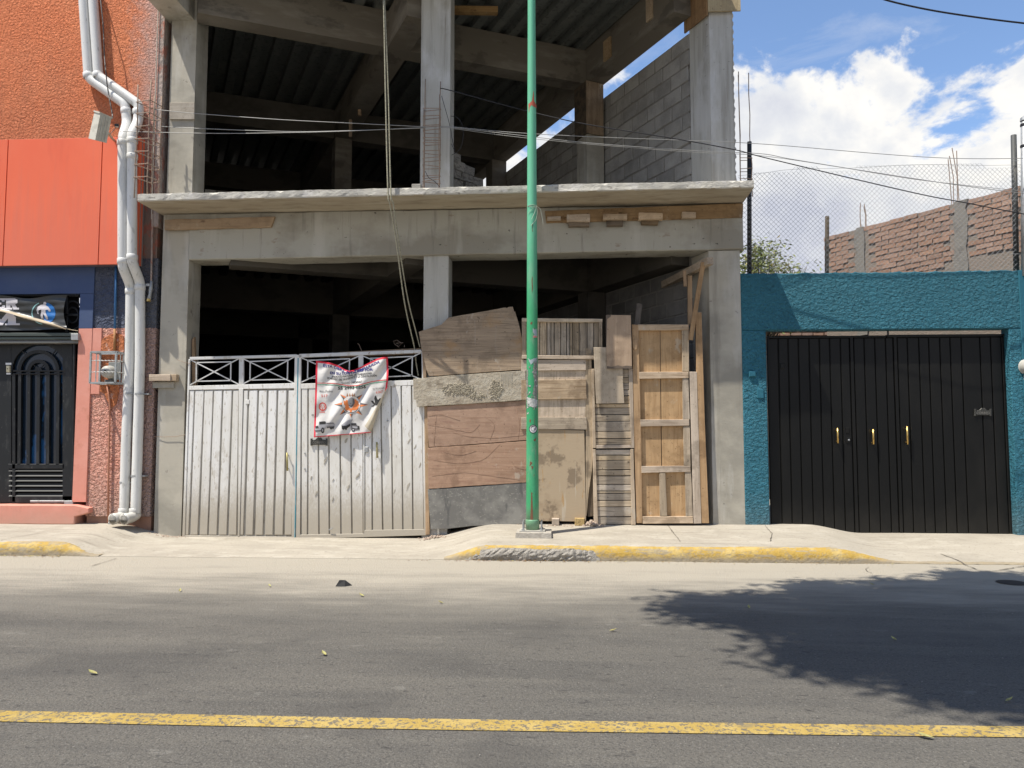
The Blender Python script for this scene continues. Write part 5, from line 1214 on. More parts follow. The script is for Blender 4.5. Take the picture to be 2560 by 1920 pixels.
btext('55 2993 0256', 668, 730, 66, ink, slope=lambda x: -.055 * (x - 668) - 0, bold=2.0, width=450)
btext('No.Folio', 375, 772, 54, gry, width=212); btext('517', 400, 848, 62, redp, width=105)
btext('No REGIONAL', 1222, 728, 36, gry, width=195, slope=lambda x: -.08 * (x - 1222)); btext('6367', 1275, 792, 58, redp, width=108, slope=lambda x: -.12 * (x - 1275))
ex, ey = 882, 968
for k in range(8):
    a = math.pi * (k / 4 + .003); long_ = 275 if k % 2 == 0 else 255
    if k == 6: long_ = 150
    if k == 2: long_ = 225
    tipx, tipy = ex + long_ * math.cos(a), ey + long_ * math.sin(a) * .92
    b1 = (ex + 130 * math.cos(a + .30), ey + 130 * math.sin(a + .30)); b2 = (ex + 130 * math.cos(a - .30), ey + 130 * math.sin(a - .30)); mid_ = (ex + 118 * math.cos(a), ey + 118 * math.sin(a))
    bdec([(tipx, tipy), b1, mid_], orp, 'star_ray'); bdec([(tipx, tipy), mid_, b2], gry, 'star_ray')
def circ(x, y, r_, n=28, k=1.0): return [(x + r_ * math.cos(2 * math.pi * i / n), y + r_ * k * math.sin(2 * math.pi * i / n)) for i in range(n)]
bdec(circ(ex, ey, 148), gry, 'emblem_ring', .0038); bdec(circ(ex, ey, 143), bcm, 'emblem_disc', .0046)
mapo = [(760, 900), (790, 915), (800, 890), (830, 900), (838, 960), (850, 1010), (880, 1030), (905, 1010), (930, 960), (930, 890), (960, 880), (975, 910), (995, 905), (1000, 950), (1020, 975), (1000, 1000), (985, 1040), (940, 1060), (900, 1055), (890, 1085), (862, 1090), (858, 1060), (800, 1060), (780, 1020), (790, 990), (762, 960)]
bdec(mapo, orp, 'emblem_map', .0056)
bdec(circ(884, 925, 55, 24, 1.32), lgr, 'portrait', .0066)
bdec([(905, 868), (935, 870), (942, 940), (915, 990), (885, 1010), (845, 985), (835, 970), (880, 985), (905, 950)], gry, 'portrait_shade', .0076)
bdec([(868, 885), (884, 880), (886, 930), (870, 935)], mat('mid_print', (.4, .4, .41), rough_=.6), 'portrait_shade', .0076); bdec([(860, 950), (888, 948), (884, 958), (862, 958)], gry, 'portrait_shade', .0082)
arcp = [(ex + 133 * math.cos(a), ey + 133 * math.sin(a)) for a in [math.pi * (.12 + .76 * k / 14) for k in range(15)]]; arci = [(ex + 122 * math.cos(a), ey + 122 * math.sin(a)) for a in [math.pi * (.12 + .76 * k / 14) for k in range(15)]]
bdec(arcp + arci[::-1], ink, 'emblem_arc', .0056)
for dx in (-60, -20, 20, 50): bdec([(ex + dx - 14, ey - 135), (ex + dx + 12, ey - 128), (ex + dx + 4, ey - 165), (ex + dx - 4, ey - 190)], mat('brown_print', (.35, .14, .05), rough_=.6), 'emblem_crown', .006)
# red gear emblem
gp = []
for i in range(36): a = 2 * math.pi * i / 36; r_ = 66 if i % 2 else 56; gp.append((426 + r_ * math.cos(a), 1000 + r_ * 1.12 * math.sin(a)))
bdec(gp, redp, 'gear_emblem', .004); bdec(circ(426, 1000, 44, 20, 1.12), bcm, 'gear_emblem', .0048); bdec(circ(426, 998, 34, 18, 1.12), redp, 'gear_emblem', .0056)
bdec([(404, 990), (418, 955), (434, 955), (448, 990), (440, 1046), (412, 1046)], bcm, 'gear_emblem', .0064); bdec([(418, 1046), (426, 985), (434, 1046)], redp, 'gear_emblem', .0072); bdec([(380, 1082), (460, 1082), (466, 1092), (374, 1092)], redp, 'gear_emblem', .004)
bdec([(1195, 905), (1225, 905), (1262, 945), (1250, 870), (1258, 838), (1275, 822), (1300, 880), (1312, 890), (1340, 862), (1370, 868), (1350, 910), (1330, 960), (1300, 982), (1262, 972), (1230, 1000), (1200, 996), (1240, 968), (1215, 935)], ink, 'eagle', .004)
# tanker truck and tipper truck
def dv(lst):
    for pl, m_, off in lst: bdec(pl, m_, 'truck_print', off)
dv([([(300, 1345), (318, 1310), (345, 1303), (365, 1300), (372, 1240), (455, 1232), (478, 1240), (485, 1300), (470, 1350), (440, 1385), (330, 1400), (304, 1380)], lgr, .004),
    ([(372, 1240), (455, 1232), (478, 1242), (476, 1280), (372, 1285)], ink, .0048), ([(312, 1312), (352, 1305), (366, 1345), (310, 1350)], ink, .0048), ([(485, 1258), (600, 1255), (622, 1280), (615, 1325), (490, 1340)], lgr, .004), ([(485, 1258), (600, 1255), (606, 1268), (487, 1272)], gry, .0048), ([(490, 1318), (615, 1308), (612, 1332), (492, 1345)], gry, .0048),
    (circ(428, 1378, 26, 16, 1.8), ink, .0056), (circ(428, 1378, 12, 12, 1.8), lgr, .0064), (circ(560, 1345, 18, 14), ink, .0056), (circ(590, 1338, 16, 14), ink, .0056), ([(302, 1372), (440, 1376), (436, 1392), (310, 1400)], gry, .005)])
dv([([(725, 1290), (830, 1215), (905, 1200), (870, 1290), (800, 1325), (735, 1350)], lgr, .004), ([(725, 1300), (800, 1305), (880, 1262), (884, 1295), (820, 1345), (735, 1362)], ink, .0048), ([(868, 1262), (960, 1262), (975, 1300), (1010, 1310), (1015, 1365), (960, 1375), (870, 1352)], gry, .0048), ([(885, 1270), (955, 1270), (962, 1290), (885, 1292)], ink, .0056), ([(900, 1310), (985, 1320), (980, 1345), (905, 1338)], lgr, .0058), ([(985, 1305), (1014, 1312), (1012, 1360), (985, 1362)], ink, .0058),
    (circ(915, 1368, 30, 18), ink, .0064), (circ(915, 1368, 14, 12), lgr, .0072), (circ(762, 1352, 16, 14), ink, .006), (circ(800, 1356, 16, 14), ink, .006), ([(870, 1262), (880, 1262), (880, 1350), (870, 1350)], lgr, .006)])
btext('ES', -1000, 0, 10, ink) if False else None
V, F = text_mesh('ES', 6.5, bold=.1); part('lettering', ([tuple(P(779 + a, 1040 - b, WG - .006)) for a, b in V], F), ink, rg_)

# ------------------------------------------------------------------ hoarding of reused boards
def board(name, label, pts, ya, yb, m, rg=.0, cat='board', group=None, bev=.003):
    return part(name, Q(pts, ya, yb, bev, rg), m, None, label=label, cat=cat, group=group)
B = lambda x, y: (1040 + x / 4.61, 740 + y / 4.61)
HY = -.06
board('plywood_sheet', 'big weathered brown plywood sheet with torn top standing above the cement stained board', [B(32, 412), B(290, 330), B(370, 250), B(700, 190), B(1030, 132), B(1048, 140), B(1062, 126), B(1115, 122), B(1130, 180), B(1142, 176), B(1185, 320), B(1225, 500), B(1252, 845), B(150, 925), B(118, 850), B(95, 740), B(60, 600)], HY - .022, HY - .004, ply_old, .0022, 'plywood')
b2 = board('stained_board', 'wide grey cement stained board with crusted mortar between plywood and red sheet', [(1033, 947), (1150, 937), (1314, 926), (1314, 1000), (1180, 1009), (1042, 1017), (1040, 1000), (1034, 998)], HY - .030, HY - .006, cemboard, .002)
# crusts of mortar on it
def crust(cx_, cy_, w, h_, n, seed):
    r = random.Random(seed); parts_ = []
    for _ in range(n):
        a = r.gauss(0, .42); b = r.gauss(0, .40)
        if a * a + b * b > 1: continue
        c = P(cx_ + a * w, cy_ + b * h_, HY - .034); s = r.uniform(.005, .016)
        parts_.append(lathe((c.x, HY - .028, c.z), [(s, .0), (s * .8, -.006), (s * .3, -.011)], 5, 'y'))
    return join(*parts_)
part('mortar_crust', join(crust(1148, 973, 44, 17, 420, 1), crust(1240, 975, 20, 26, 260, 2), crust(1195, 990, 26, 8, 90, 3)), mat('crusted_mortar', (.36, .32, .245), [((.25, .215, .16), (25, 25, 25), .5, .65, .7)], rough_=.97, bump=[((60, 60, 60), 4, .8, .01)]), b2, kind='stuff')
for k in range(11):
    r = random.Random(k); x = 1252 + k * 2.8; y0 = 933; ln = r.uniform(14, 52)
    part('drip', tube([P(x, y0, HY - .031), P(x + r.uniform(-.5, .5), y0 + ln, HY - .031)], [.004, .0022], 5), mat('pale_drip', (.5, .46, .38), rough_=.9), b2)
s3 = board('veneer_sheet', 'upper reddish brown veneer sheet with wrinkled surface left of the green pole', [(1068, 1017), (1180, 1009), (1313, 1001), (1317, 1040), (1318, 1100), (1190, 1110), (1073, 1118), (1069, 1070)], HY - .012, HY - .002, redsheet, .0015, 'sheet', 'wrinkled reddish veneer sheets')
s4 = board('veneer_sheet', 'lower reddish brown veneer sheet with ragged left edge above the grey board', [(1069, 1120), (1190, 1112), (1318, 1102), (1318, 1206), (1190, 1214), (1072, 1222), (1070, 1190)], HY - .020, HY - .010, redsheet, .004, 'sheet', 'wrinkled reddish veneer sheets')
for s_, lines in ((s3, [[(1093, 1020), (1088, 1070), (1085, 1114)], [(1071, 1062), (1120, 1070), (1180, 1083), (1200, 1060)], [(1190, 1060), (1195, 1075), (1201, 1088)], [(1073, 1040), (1100, 1035), (1150, 1052)], [(1210, 1040), (1240, 1060), (1225, 1100)], [(1290, 1020), (1300, 1060), (1296, 1098)], [(1130, 1080), (1170, 1092), (1240, 1095), (1310, 1088)]]),
                  (s4, [[(1083, 1150), (1150, 1160), (1210, 1150), (1250, 1110)], [(1192, 1160), (1197, 1180)], [(1080, 1190), (1160, 1180), (1300, 1200)], [(1260, 1130), (1290, 1170), (1315, 1175)], [(1110, 1130), (1150, 1140), (1190, 1128)]])):
    for ln in lines:
        yy_ = HY - (.0135 if s_ is s3 else .0215)
        pts = [P(x, y, yy_) for x, y in ln]; part('wrinkle', tube(bend(pts, .08, 4), .0013, 5), redsheet, s_, smooth=True)
board('grey_board', 'grey spattered sheet leaning at the foot of the hoarding left of the green pole', [(1069, 1224), (1190, 1216), (1322, 1206), (1322, 1309), (1180, 1315), (1120, 1322), (1077, 1323)], HY - .016, HY - .002, greyboard, .001, 'sheet')
board('timber_post', 'narrow bare timber post behind the left edge of the reddish sheets', [(1061, 1010), (1071, 1010), (1074, 1336), (1064, 1337)], HY + .01, HY + .05, pine, 0, 'post')
board('timber_post', 'short bare timber strip between the right gate edge and the torn plywood', [(1055, 878), (1064, 880), (1066, 945), (1058, 945)], HY + .01, HY + .05, pine, 0, 'post')
# shutter crate panel
Z7 = lambda x, y: (1280 + x / 3.456, 480 + y / 3.456)
sp = thing('shutter_panel', 'framed panel of grey upright planks behind the top of the green pole', 'panel', tuple(P(1405, 898, HY)))
xs = [120, 175, 232, 240, 300, 318, 335, 365, 400, 421, 470, 500, 519, 578, 590, 648, 703, 710, 752]
xs = [118, 178, 240, 301, 336, 365, 421, 471, 500, 520, 580, 649, 706, 752]
for a, b in zip(xs, xs[1:]): part('plank', Q([Z7(a + 3, 1120), Z7(b - 3, 1120), Z7(b - 3, 1415), Z7(a + 3, 1415)], HY - .002 - .004 * (hash((a, 1)) % 3), HY + .02, .003), plank_gz, sp)
part('frame_rail', Q([Z7(85, 1088), Z7(782, 1096), Z7(782, 1125), Z7(85, 1120)], HY - .045, HY + .01, .004, .001), plank_g, sp); part('frame_rail', Q([Z7(85, 1408), Z7(782, 1416), Z7(782, 1447), Z7(85, 1440)], HY - .045, HY + .01, .004, .001), plank_wx, sp)
part('frame_stile', Q([Z7(84, 1118), Z7(120, 1118), Z7(120, 1410), Z7(88, 1408)], HY - .042, HY + .01, .004), plank_gz, sp); part('frame_stile', Q([Z7(750, 1124), Z7(780, 1124), Z7(781, 1416), Z7(752, 1416)], HY - .042, HY + .01, .004), plank_gz, sp)
# planks and sheets between pole and slatted ladder
board('pale_sheet', 'pale sheet showing between the planks right of the green pole', [(1305, 900), (1466, 900), (1467, 1060), (1305, 1060)], HY - .006, HY + .012, plank_w, 0, 'sheet')
board('plank', 'topmost level plank with swirled grain right of the green pole', [(1303, 900), (1465, 899), (1465, 925), (1303, 927)], HY - .028, HY - .008, plank_wx, .0006, 'plank')
board('plank', 'wide pale level plank with split end at mid height right of the green pole', [(1303, 950), (1465, 948), (1466, 985), (1467, 997), (1400, 998), (1303, 999)], HY - .032, HY - .008, plank_wx, .0012, 'plank')
board('plank', 'brown level plank just above the large stained plywood sheet', [(1303, 1043), (1466, 1043), (1468, 1074), (1303, 1073)], HY - .034, HY - .008, plank_g, .001, 'plank')
board('plywood_sheet', 'large stained plywood sheet standing on the pavement right of the green pole', [(1318, 1072), (1461, 1076), (1463, 1180), (1465, 1304), (1318, 1302)], HY - .020, HY - .004, mat('stained_ply', (.42, .33, .225), [((.33, .25, .165), (2.5, 2.5, 2.2), .48, .62, .8), ((.185, .14, .095), (3.2, 3.2, 3.0), .60, .68, .75), ((.52, .47, .38), (13, 13, .8), .62, .72, .6), ((.42, .24, .08), (22, 22, 2.5), .70, .74, .7)], bump=[((10, 10, 40), 4, .3, .004)]), .001, 'plywood')
for k, (xa_, xb_, xc_, xd_, ya_, yb_) in enumerate(((1466, 1484, 1482, 1469, 890, 1298), (1470, 1480, 1486, 1473, 900, 1100))):
    pass
board('upright_board', 'wavy grey green upright board between stained plywood and slatted panel', [(1464, 870), (1478, 872), (1480, 980), (1484, 1110), (1480, 1180), (1472, 1230), (1467, 1290), (1464, 1290)], HY - .012, HY + .006, plank_gz, .002)
board('upright_board', 'dark upright board in the gap low down left of the slatted panel', [(1470, 1180), (1484, 1180), (1486, 1290), (1470, 1292)], HY + .01, HY + .025, wood('dark_board', (.13, .105, .08), (.07, .055, .04), 'z', 60), 0)
Zc = lambda x, y: (1460 + x / 3.857, 900 + y / 3.857)
def ladder(label, stl, str_, ys, x0f, x1f, rail=None):
    o = thing('slatted_panel', label, 'panel', tuple(P(*Zc(280, ys[-1]), HY)))
    part('stile', Q([Zc(*p) for p in stl], HY - .050, HY + .004, .004, .0008), plank_w, o); part('stile', Q([Zc(*p) for p in str_], HY - .050, HY + .004, .004, .0008), plank_w, o)
    r = random.Random(len(ys))
    for a, b in zip(ys, ys[1:]):
        x0_, x1_ = x0f(a), x1f(a); sk_ = r.uniform(-3, 3); d_ = r.uniform(0, .010)
        part('slat', Q([Zc(x0_, a + 3.5), Zc(x1_, a + 3.5 + sk_), Zc(x1_, b - 3 + sk_), Zc(x0_, b - 3)], HY - .020 - d_, HY - .002, .003, .0008), plank_g, o)
    if rail: part('rail', Q([Zc(*p) for p in rail], HY - .046, HY, .004, .001), plank_wx, o)
    return o
up = ladder('upper panel of weathered level slats between two uprights, partly under a plywood offcut', [(72, 85), (98, 85), (115, 850), (84, 850)], [(430, 82), (468, 85), (486, 850), (455, 850)], [85, 170, 225, 290, 345, 420, 462, 526, 592, 688, 757, 820], lambda y: 100 + (y - 85) * .02, lambda y: 432 + (y - 85) * .032, [(118, 820), (452, 818), (455, 848), (118, 853)])
lo = ladder('lower panel of weathered level slats between two uprights standing on the pavement', [(84, 862), (112, 862), (136, 1580), (96, 1580)], [(448, 860), (478, 860), (500, 1590), (458, 1590)], [862, 916, 968, 1060, 1117, 1201, 1262, 1288, 1356, 1417, 1512, 1588], lambda y: 112 + (y - 860) * .03, lambda y: 450 + (y - 860) * .018)
board('plywood_offcut', 'pale plywood offcut hanging over the upper slatted panel', [(1484, 868), (1556, 868), (1558, 960), (1561, 1008), (1491, 1009), (1488, 960)], HY - .070, HY - .052, wood('pale_ply', (.47, .39, .29), (.37, .295, .21), 'z', 60, .04), .0008, 'plywood')
o7 = board('plywood_offcut', 'upright rectangular plywood offcut with damp stained foot above the slatted panel', [(1515, 787), (1577, 788), (1579, 860), (1580, 921), (1517, 921), (1516, 860)], HY - .092, HY - .074, wood('tan_ply', (.42, .30, .195), (.33, .22, .135), 'z', 60, .03), .0008, 'plywood')
part('damp_edge', Q([(1517, 915), (1530, 917), (1545, 913), (1556, 916), (1565, 914), (1580, 915), (1580, 921.5), (1517, 921.5)], HY - .0935, HY - .091, 0, .001), mat('damp_wood', (.14, .11, .085), rough_=.9), o7)
part('damp_edge', Q([(1514.6, 787), (1528, 788), (1526, 792), (1518, 798), (1516, 860), (1514.8, 860)], HY - .0935, HY - .091, 0, .001), mat('damp_wood', (.14, .11, .085)), o7)
board('timber_post', 'tall slim timber upright between the slatted panels and the two bay plywood door', [(1580, 811), (1596, 812), (1603, 1090), (1606, 1308), (1592, 1308), (1585, 1080)], HY - .045, HY + .01, pine, .0006, 'post')
board('wood_chip', 'splintered wood scrap nailed near the top of the slim timber upright', [(1581, 851), (1590, 847), (1595, 850), (1593, 872), (1586, 875), (1582, 868)], HY - .062, HY - .046, pine, .001, 'scrap')
dp = thing('plywood_door', 'tall plywood door form with weathered cross rails beside the right concrete column', 'door', tuple(P(1668, 1309, HY)))
for a, b in ((1597, 1649.5), (1650.8, 1712)):
    part('plywood_panel', Q([(a, 822), (b, 822), (b + 5, 1293), (a + 6, 1293)], HY - .004, HY + .012, .002, .0005), ply_o, dp)
for pl in ([(1595, 811), (1722, 811), (1722, 825), (1596, 826)], [Zc(528, 116), Zc(1010, 113), Zc(1011, 174), Zc(530, 182)], [Zc(540, 574), Zc(1016, 574), Zc(1018, 634), Zc(544, 642)], [Zc(550, 1024), Zc(1028, 1020), Zc(1030, 1078), Zc(554, 1090)], [Zc(564, 1508), Zc(1052, 1508), Zc(1054, 1576), Zc(568, 1580)]):
    part('rail', Q(pl, HY - .048, HY - .002, .005, .0016), plank_wx, dp)
for pl in ([(1705, 825), (1722, 825), (1723, 929), (1706, 928)], [Zc(952, 176), Zc(1008, 176), Zc(1022, 572), Zc(954, 572)], [Zc(958, 640), Zc(1022, 638), Zc(1030, 1020), Zc(965, 1018)], [Zc(974, 1082), Zc(1034, 1074), Zc(1052, 1506), Zc(984, 1506)]):
    part('stile', Q(pl, HY - .040, HY - .002, .004, .0014), plank_gz, dp)
part('centre_stile', Q([Zc(728, 1092), Zc(786, 1090), Zc(804, 1506), Zc(734, 1506)], HY - .046, HY - .002, .005, .0014), plank_gz, dp)
board('timber_post', 'pale weathered timber upright right of the plywood door', [Zc(1018, 112), Zc(1088, 114), Zc(1102, 560), Zc(1132, 1576), Zc(1058, 1578), Zc(1030, 560)], HY - .040, HY + .005, plank_w, .0008, 'post')
board('timber_post', 'tallest brown timber upright against the right concrete column', [(1739, 780), (1754, 781), (1762, 1050), (1773, 1308), (1754, 1308), (1743, 1000)], HY - .034, HY + .02, pine, .0006, 'post')
# bracing timbers at the right column
br = thing('timber_brace', 'bare timber frame sticking out at the head of the opening beside the right column', 'timber', tuple(P(1730, 800, .05)))
pa = P(1660, 712, .95); pb = P(1776, 652, -.28)
part('outrigger', bar(pa, pb, .085, .09, (0, 0, 1)), pine_y, br)
part('diagonal', bar(P(1758, 656, -.19), P(1726, 850, -.10), .055, .05), pine, br)
part('upright', bar(P(1724, 690, .12), P(1725, 812, .12), .055, .06), pine, br); part('cleat', bar(P(1711, 677, .04), P(1713, 716, .04), .04, .03), pine, br)
board('timber_post', 'dark leaning timber stump behind the top of the slim upright', [(1586, 812), (1592, 758), (1606, 760), (1600, 812)], .10, .15, wood('dark_board', (.13, .105, .08), (.07, .055, .04)), 0, 'post')
# little stuff at the foot
for k, (x, y, w, h_, lab) in enumerate(((1389, 1304, 18, 19, 'left wood block end on the pavement below the stained plywood'), (1449, 1300, 24, 20, 'right yellowed wood block end with a hole below the stained plywood'))):
    a = P(x - w / 2, y + 6, -.11); b = P(x + w / 2, y - h_ * .6, -.11); z0_ = zg(a.x, -.12) - .003
    o = loose('wood_block', lab, 'wood block', box((a.x, -.17, z0_), (b.x, -.055, z0_ + h_ * .0047), .006), plank_wx if k == 0 else mat('mossy_block', (.42, .30, .13), [((.25, .17, .08), (25, 25, 25), .5, .65, .8)], rough_=.95, bump=[((40, 40, 40), 4, .6, .01)]))
def rubble_pile(cx_, cy_, sx, sy, n, seed, smin, smax, kind_mat, name, label, hgt=.0):
    r = random.Random(seed); vs = []
    for _ in range(n):
        x = cx_ + r.gauss(0, sx); y = min(-.03, cy_ + r.gauss(0, sy)); s = r.uniform(smin, smax)
        z = zg(x, y) + hgt * math.exp(-((x - cx_) / sx) ** 2) * r.random()
        vs.append(lathe((x, y, z - s * .2), [(s * r.uniform(.7, 1), 0), (s * r.uniform(.7, 1.1), s * .5), (s * r.uniform(.2, .6), s * r.uniform(.7, 1.1))], r.choice((4, 5, 6))))
    return part(name, join(*vs), kind_mat, None, kind='stuff', label=label)
crumb = mat('crumbled_mortar', (.40, .32, .25), [((.27, .2, .16), (30, 30, 30), .5, .65, .8)], rough_=.97)
c0 = P(1478, 1300, -.1); rubble_pile(c0.x, -.12, .06, .045, 70, 1, .010, .028, crumb, 'rubble', 'small heap of crumbled mortar between stained plywood and slatted panel', .05)
rubble_pile(P(1420, 1310, -.1).x, -.13, .28, .05, 110, 2, .004, .013, crumb, 'rubble', 'scattered crumbs of brick and mortar below the stained plywood')
c0 = P(1085, 1335, -.05); rubble_pile(c0.x, -.10, .09, .06, 90, 3, .006, .020, crumb, 'rubble', 'loose rubble at the foot of the grey board next to the gate', .03)
rubble_pile(P(1200, 1400, 0).x, KY - .07, .45, .02, 60, 4, .004, .010, crumb, 'gravel', 'crumbs of concrete in the gutter below the broken kerb')
rubble_pile(P(430, 1345, 0).x, -.06, .12, .04, 60, 5, .005, .015, crumb, 'rubble', 'crumbled concrete at the foot of the left column')
rp = random.Random(77); vs = []
for _ in range(500):
    x = rp.uniform(-6, 6); y = rp.uniform(-7.5, -1.6); s = rp.uniform(.002, .0045)
    vs.append(lathe((x, y, -.001), [(s, 0), (s * .9, s * .6), (s * .3, s)], 5))
part('gravel', join(*vs), mat('loose_grit', (.24, .225, .20), rough_=.95), None, kind='stuff', label='loose pale grit scattered over the road')

lit = random.Random(91); V = []; F = []
for _ in range(260):
    x = lit.choice((lit.uniform(-.9, 3.6), lit.gauss(-.2, .4), lit.uniform(-6.6, -5.6))); y = KY - .03 - abs(lit.gauss(0, .05)); a = lit.uniform(0, 6.28); l_ = lit.uniform(.008, .024); w_ = l_ * lit.uniform(.2, .45); k = len(V)
    for u, v_ in ((-1, 0), (0, w_ / l_), (1, 0), (0, -w_ / l_)): V.append((x + (u * math.cos(a) - v_ * math.sin(a)) * l_, y + (u * math.sin(a) + v_ * math.cos(a)) * l_, lit.uniform(.003, .012)))
    F.append((k, k + 1, k + 2, k + 3))
part('leaf_litter', (V, F), mat('dry_litter', (.22, .13, .06), [((.35, .3, .12), (9, 9, 9), .5, .56, .9)], rough_=.9), None, kind='stuff', label='dry leaf crumbs and twigs gathered along the gutter')

# ------------------------------------------------------------------ green pole
PX, PY_ = -.289, -.74; pzb = zg(PX, PY_)
pol = thing('lamp_post', 'tall green painted steel post with peeling stickers on a concrete footing by the kerb', 'post', (PX, PY_, pzb))
green = mat('green_pole_paint', (.040, .30, .125), [((.07, .35, .18), (4, 4, 1.2), .45, .65, .7), ((.20, .34, .22), (9, 9, 3), .55, .70, .55), ((.16, .07, .04), (30, 30, 7), .70, .73, .85), ((.03, .2, .1), (18, 18, 9), .6, .72, .5)], rough_=.42, spec=.4, bump=[((12, 12, 4), 3, .1, .01)])
overlay(green, (.15, .48, .31), ramp_axis(2, 2.6, 4.2, (5, 5, 2), .35, .85))
overlay(green, (.20, .30, .20), ramp_axis(2, .62, .28, (9, 9, 5), .1, .8))
def prad(z): return lerp(.0775, .049, min(1, (z - .2) / 6.3))
zs_ = [pzb + .05 + k * .3 for k in range(31)]
part('shaft', tube([(PX + .002 * k * 0, PY_, z) for k, z in enumerate(zs_)], [prad(z) for z in zs_], 28), green, pol, smooth=True)
part('collar', lathe((PX, PY_, pzb + .07), [(.083, 0), (.083, .10), (.079, .112)], 28), green, pol, smooth=True)
a = P(1288, 1351, PY_ - .2); b = P(1380, 1351, PY_ - .2)
foot = rough([(a.x, PY_ - .22), (b.x, PY_ - .22), (b.x, PY_ + .20), (a.x, PY_ + .20)], .004, .05)
v, f = zprism(foot, pzb - .07, pzb + .045); v = [(x, y, z) if z < pzb else (PX + (x - PX) * .965, PY_ + (y - PY_) * .965, z + math.sin(x * 40 + y * 31) * .003) for x, y, z in v]
part('footing', (v, f), mat('footing_concrete', (.38, .35, .30), [((.28, .255, .215), (6, 6, 6), .45, .65, .8), ((.5, .46, .39), (14, 14, 14), .55, .7, .6)], rough_=.95, bump=[((35, 35, 35), 5, .6, .012)]), pol)
part('base_plate', zprism([(PX - .15, PY_ - .13), (PX + .15, PY_ - .13), (PX + .15, PY_ + .13), (PX - .15, PY_ + .13)], pzb + .044, pzb + .062), mat('dusty_plate', (.40, .38, .33), rough_=.8), pol)
for dx in (-.108, .108):
    for dy in (-.10, .10):
        part('anchor_bolt', tube([(PX + dx, PY_ + dy, pzb + .05), (PX + dx, PY_ + dy, pzb + .165)], .010, 8), steel, pol)
        part('nut', lathe((PX + dx, PY_ + dy, pzb + .062), [(.019, 0), (.019, .016)], 6), steel, pol)
def on_pole(px, py, off=.001):
    d_ = ray(px, py); p = CAM + d_ * ((PY_ - CAM.y) / d_.y)
    r_ = prad(p.z) + off; ox, oy = CAM.x - PX, CAM.y - PY_
    A = d_.x ** 2 + d_.y ** 2; Bq = 2 * (ox * d_.x + oy * d_.y); Cq = ox * ox + oy * oy - r_ * r_; disc = Bq * Bq - 4 * A * Cq
    if disc < 0: k = -Bq / (2 * A)
    else: k = (-Bq - math.sqrt(disc)) / (2 * A)
    return CAM + d_ * k
def pole_patch(poly, m, name='paint_patch', off=.0012, rg=0, seed=1):
    if rg: poly = rough(poly if area(poly) > 0 else poly[::-1], rg, 2.5, random.Random(seed))
    poly = refine(poly, 3)
    if area(poly) < 0: poly = poly[::-1]
    poly, tris = fill(poly, 3.2)
    return part(name, ([tuple(on_pole(x, y, off)) for x, y in poly], [tuple(t) for t in tris]), m, pol)
paper = mat('torn_paper', (.50, .50, .48), [((.25, .27, .25), (45, 45, 45), .5, .6, .8), ((.10, .25, .22), (60, 60, 60), .62, .66, .7)], rough_=.9, bump=[((60, 60, 60), 4, .8, .01)])
dirt = mat('glue_dirt', (.24, .235, .21), [((.12, .2, .15), (50, 50, 50), .5, .6, .8), ((.45, .43, .39), (70, 70, 70), .58, .66, .8)], rough_=.95, bump=[((70, 70, 70), 4, 1, .012)])
redp2 = mat('red_primer', (.42, .10, .06), rough_=.6)
pole_patch([(1333.6, 228), (1334.6, 228), (1335, 252), (1341, 262), (1341.5, 270), (1333, 266), (1329, 262), (1324, 268), (1322, 282), (1321, 260), (1330, 252)], redp2, 'red_mark', .0015, 0)
pole_patch([(1334, 902), (1343, 896), (1345, 1012), (1338, 1010), (1331, 985), (1336, 960), (1332, 930)], dirt, 'glue_patch', .002, 1.6, 2)
for k_ in range(16):
    rr_ = random.Random(100 + k_); x_, y_ = rr_.uniform(1318, 1342), rr_.uniform(905, 1035); pole_patch([(x_ - 1.6, y_ - 1.5), (x_ + 1.8, y_ - 2), (x_ + 1.5, y_ + 3), (x_ - 1.5, y_ + 2)], paper if k_ % 2 else dirt, 'paper_patch', .004, .8, k_)
pole_patch([(1317, 993), (1344, 1000), (1344, 1014), (1336, 1020), (1318, 1014)], paper, 'paper_patch', .003, 1.2, 3); pole_patch([(1316, 922), (1320, 925), (1319, 1000), (1316, 1000)], dirt, 'glue_patch', .002, .8, 4)
pole_patch([(1319, 895), (1326, 900), (1334, 896), (1342, 894), (1343, 908), (1334, 905), (1327, 912), (1322, 900)], mat('grey_sticker', (.32, .38, .40), rough_=.6), 'sticker_rest', .002, .5, 5)
pole_patch([(1332, 820), (1336, 824), (1341, 821), (1342.5, 832), (1342.5, 843), (1334, 843), (1336, 836), (1332, 830)], mat('grey_sticker', (.32, .38, .40)), 'cat_sticker', .002); pole_patch([(1333, 839), (1342.5, 840), (1342.5, 844), (1333, 844)], mat('pink_sticker', (.55, .2, .2), rough_=.6), 'cat_sticker', .003)
def cpx(x, y, r_, n=20, k=1.06): return [(x + r_ * math.cos(2 * math.pi * i / n), y + r_ * k * math.sin(2 * math.pi * i / n)) for i in range(n)]
pole_patch(cpx(1333, 1072.5, 10.4), ink, 'round_sticker', .0020); pole_patch(cpx(1333, 1072.5, 8.6), mat('sticker_white', (.62, .62, .62), rough_=.5), 'round_sticker', .0032)
pole_patch(cpx(1333, 1071, 6.6), gry, 'round_sticker', .0044); pole_patch([(1329, 1069), (1337, 1066), (1338, 1070), (1334, 1072), (1337, 1076), (1331, 1077), (1328, 1073)], mat('sticker_white', (.62, .62, .62)), 'round_sticker', .0056)
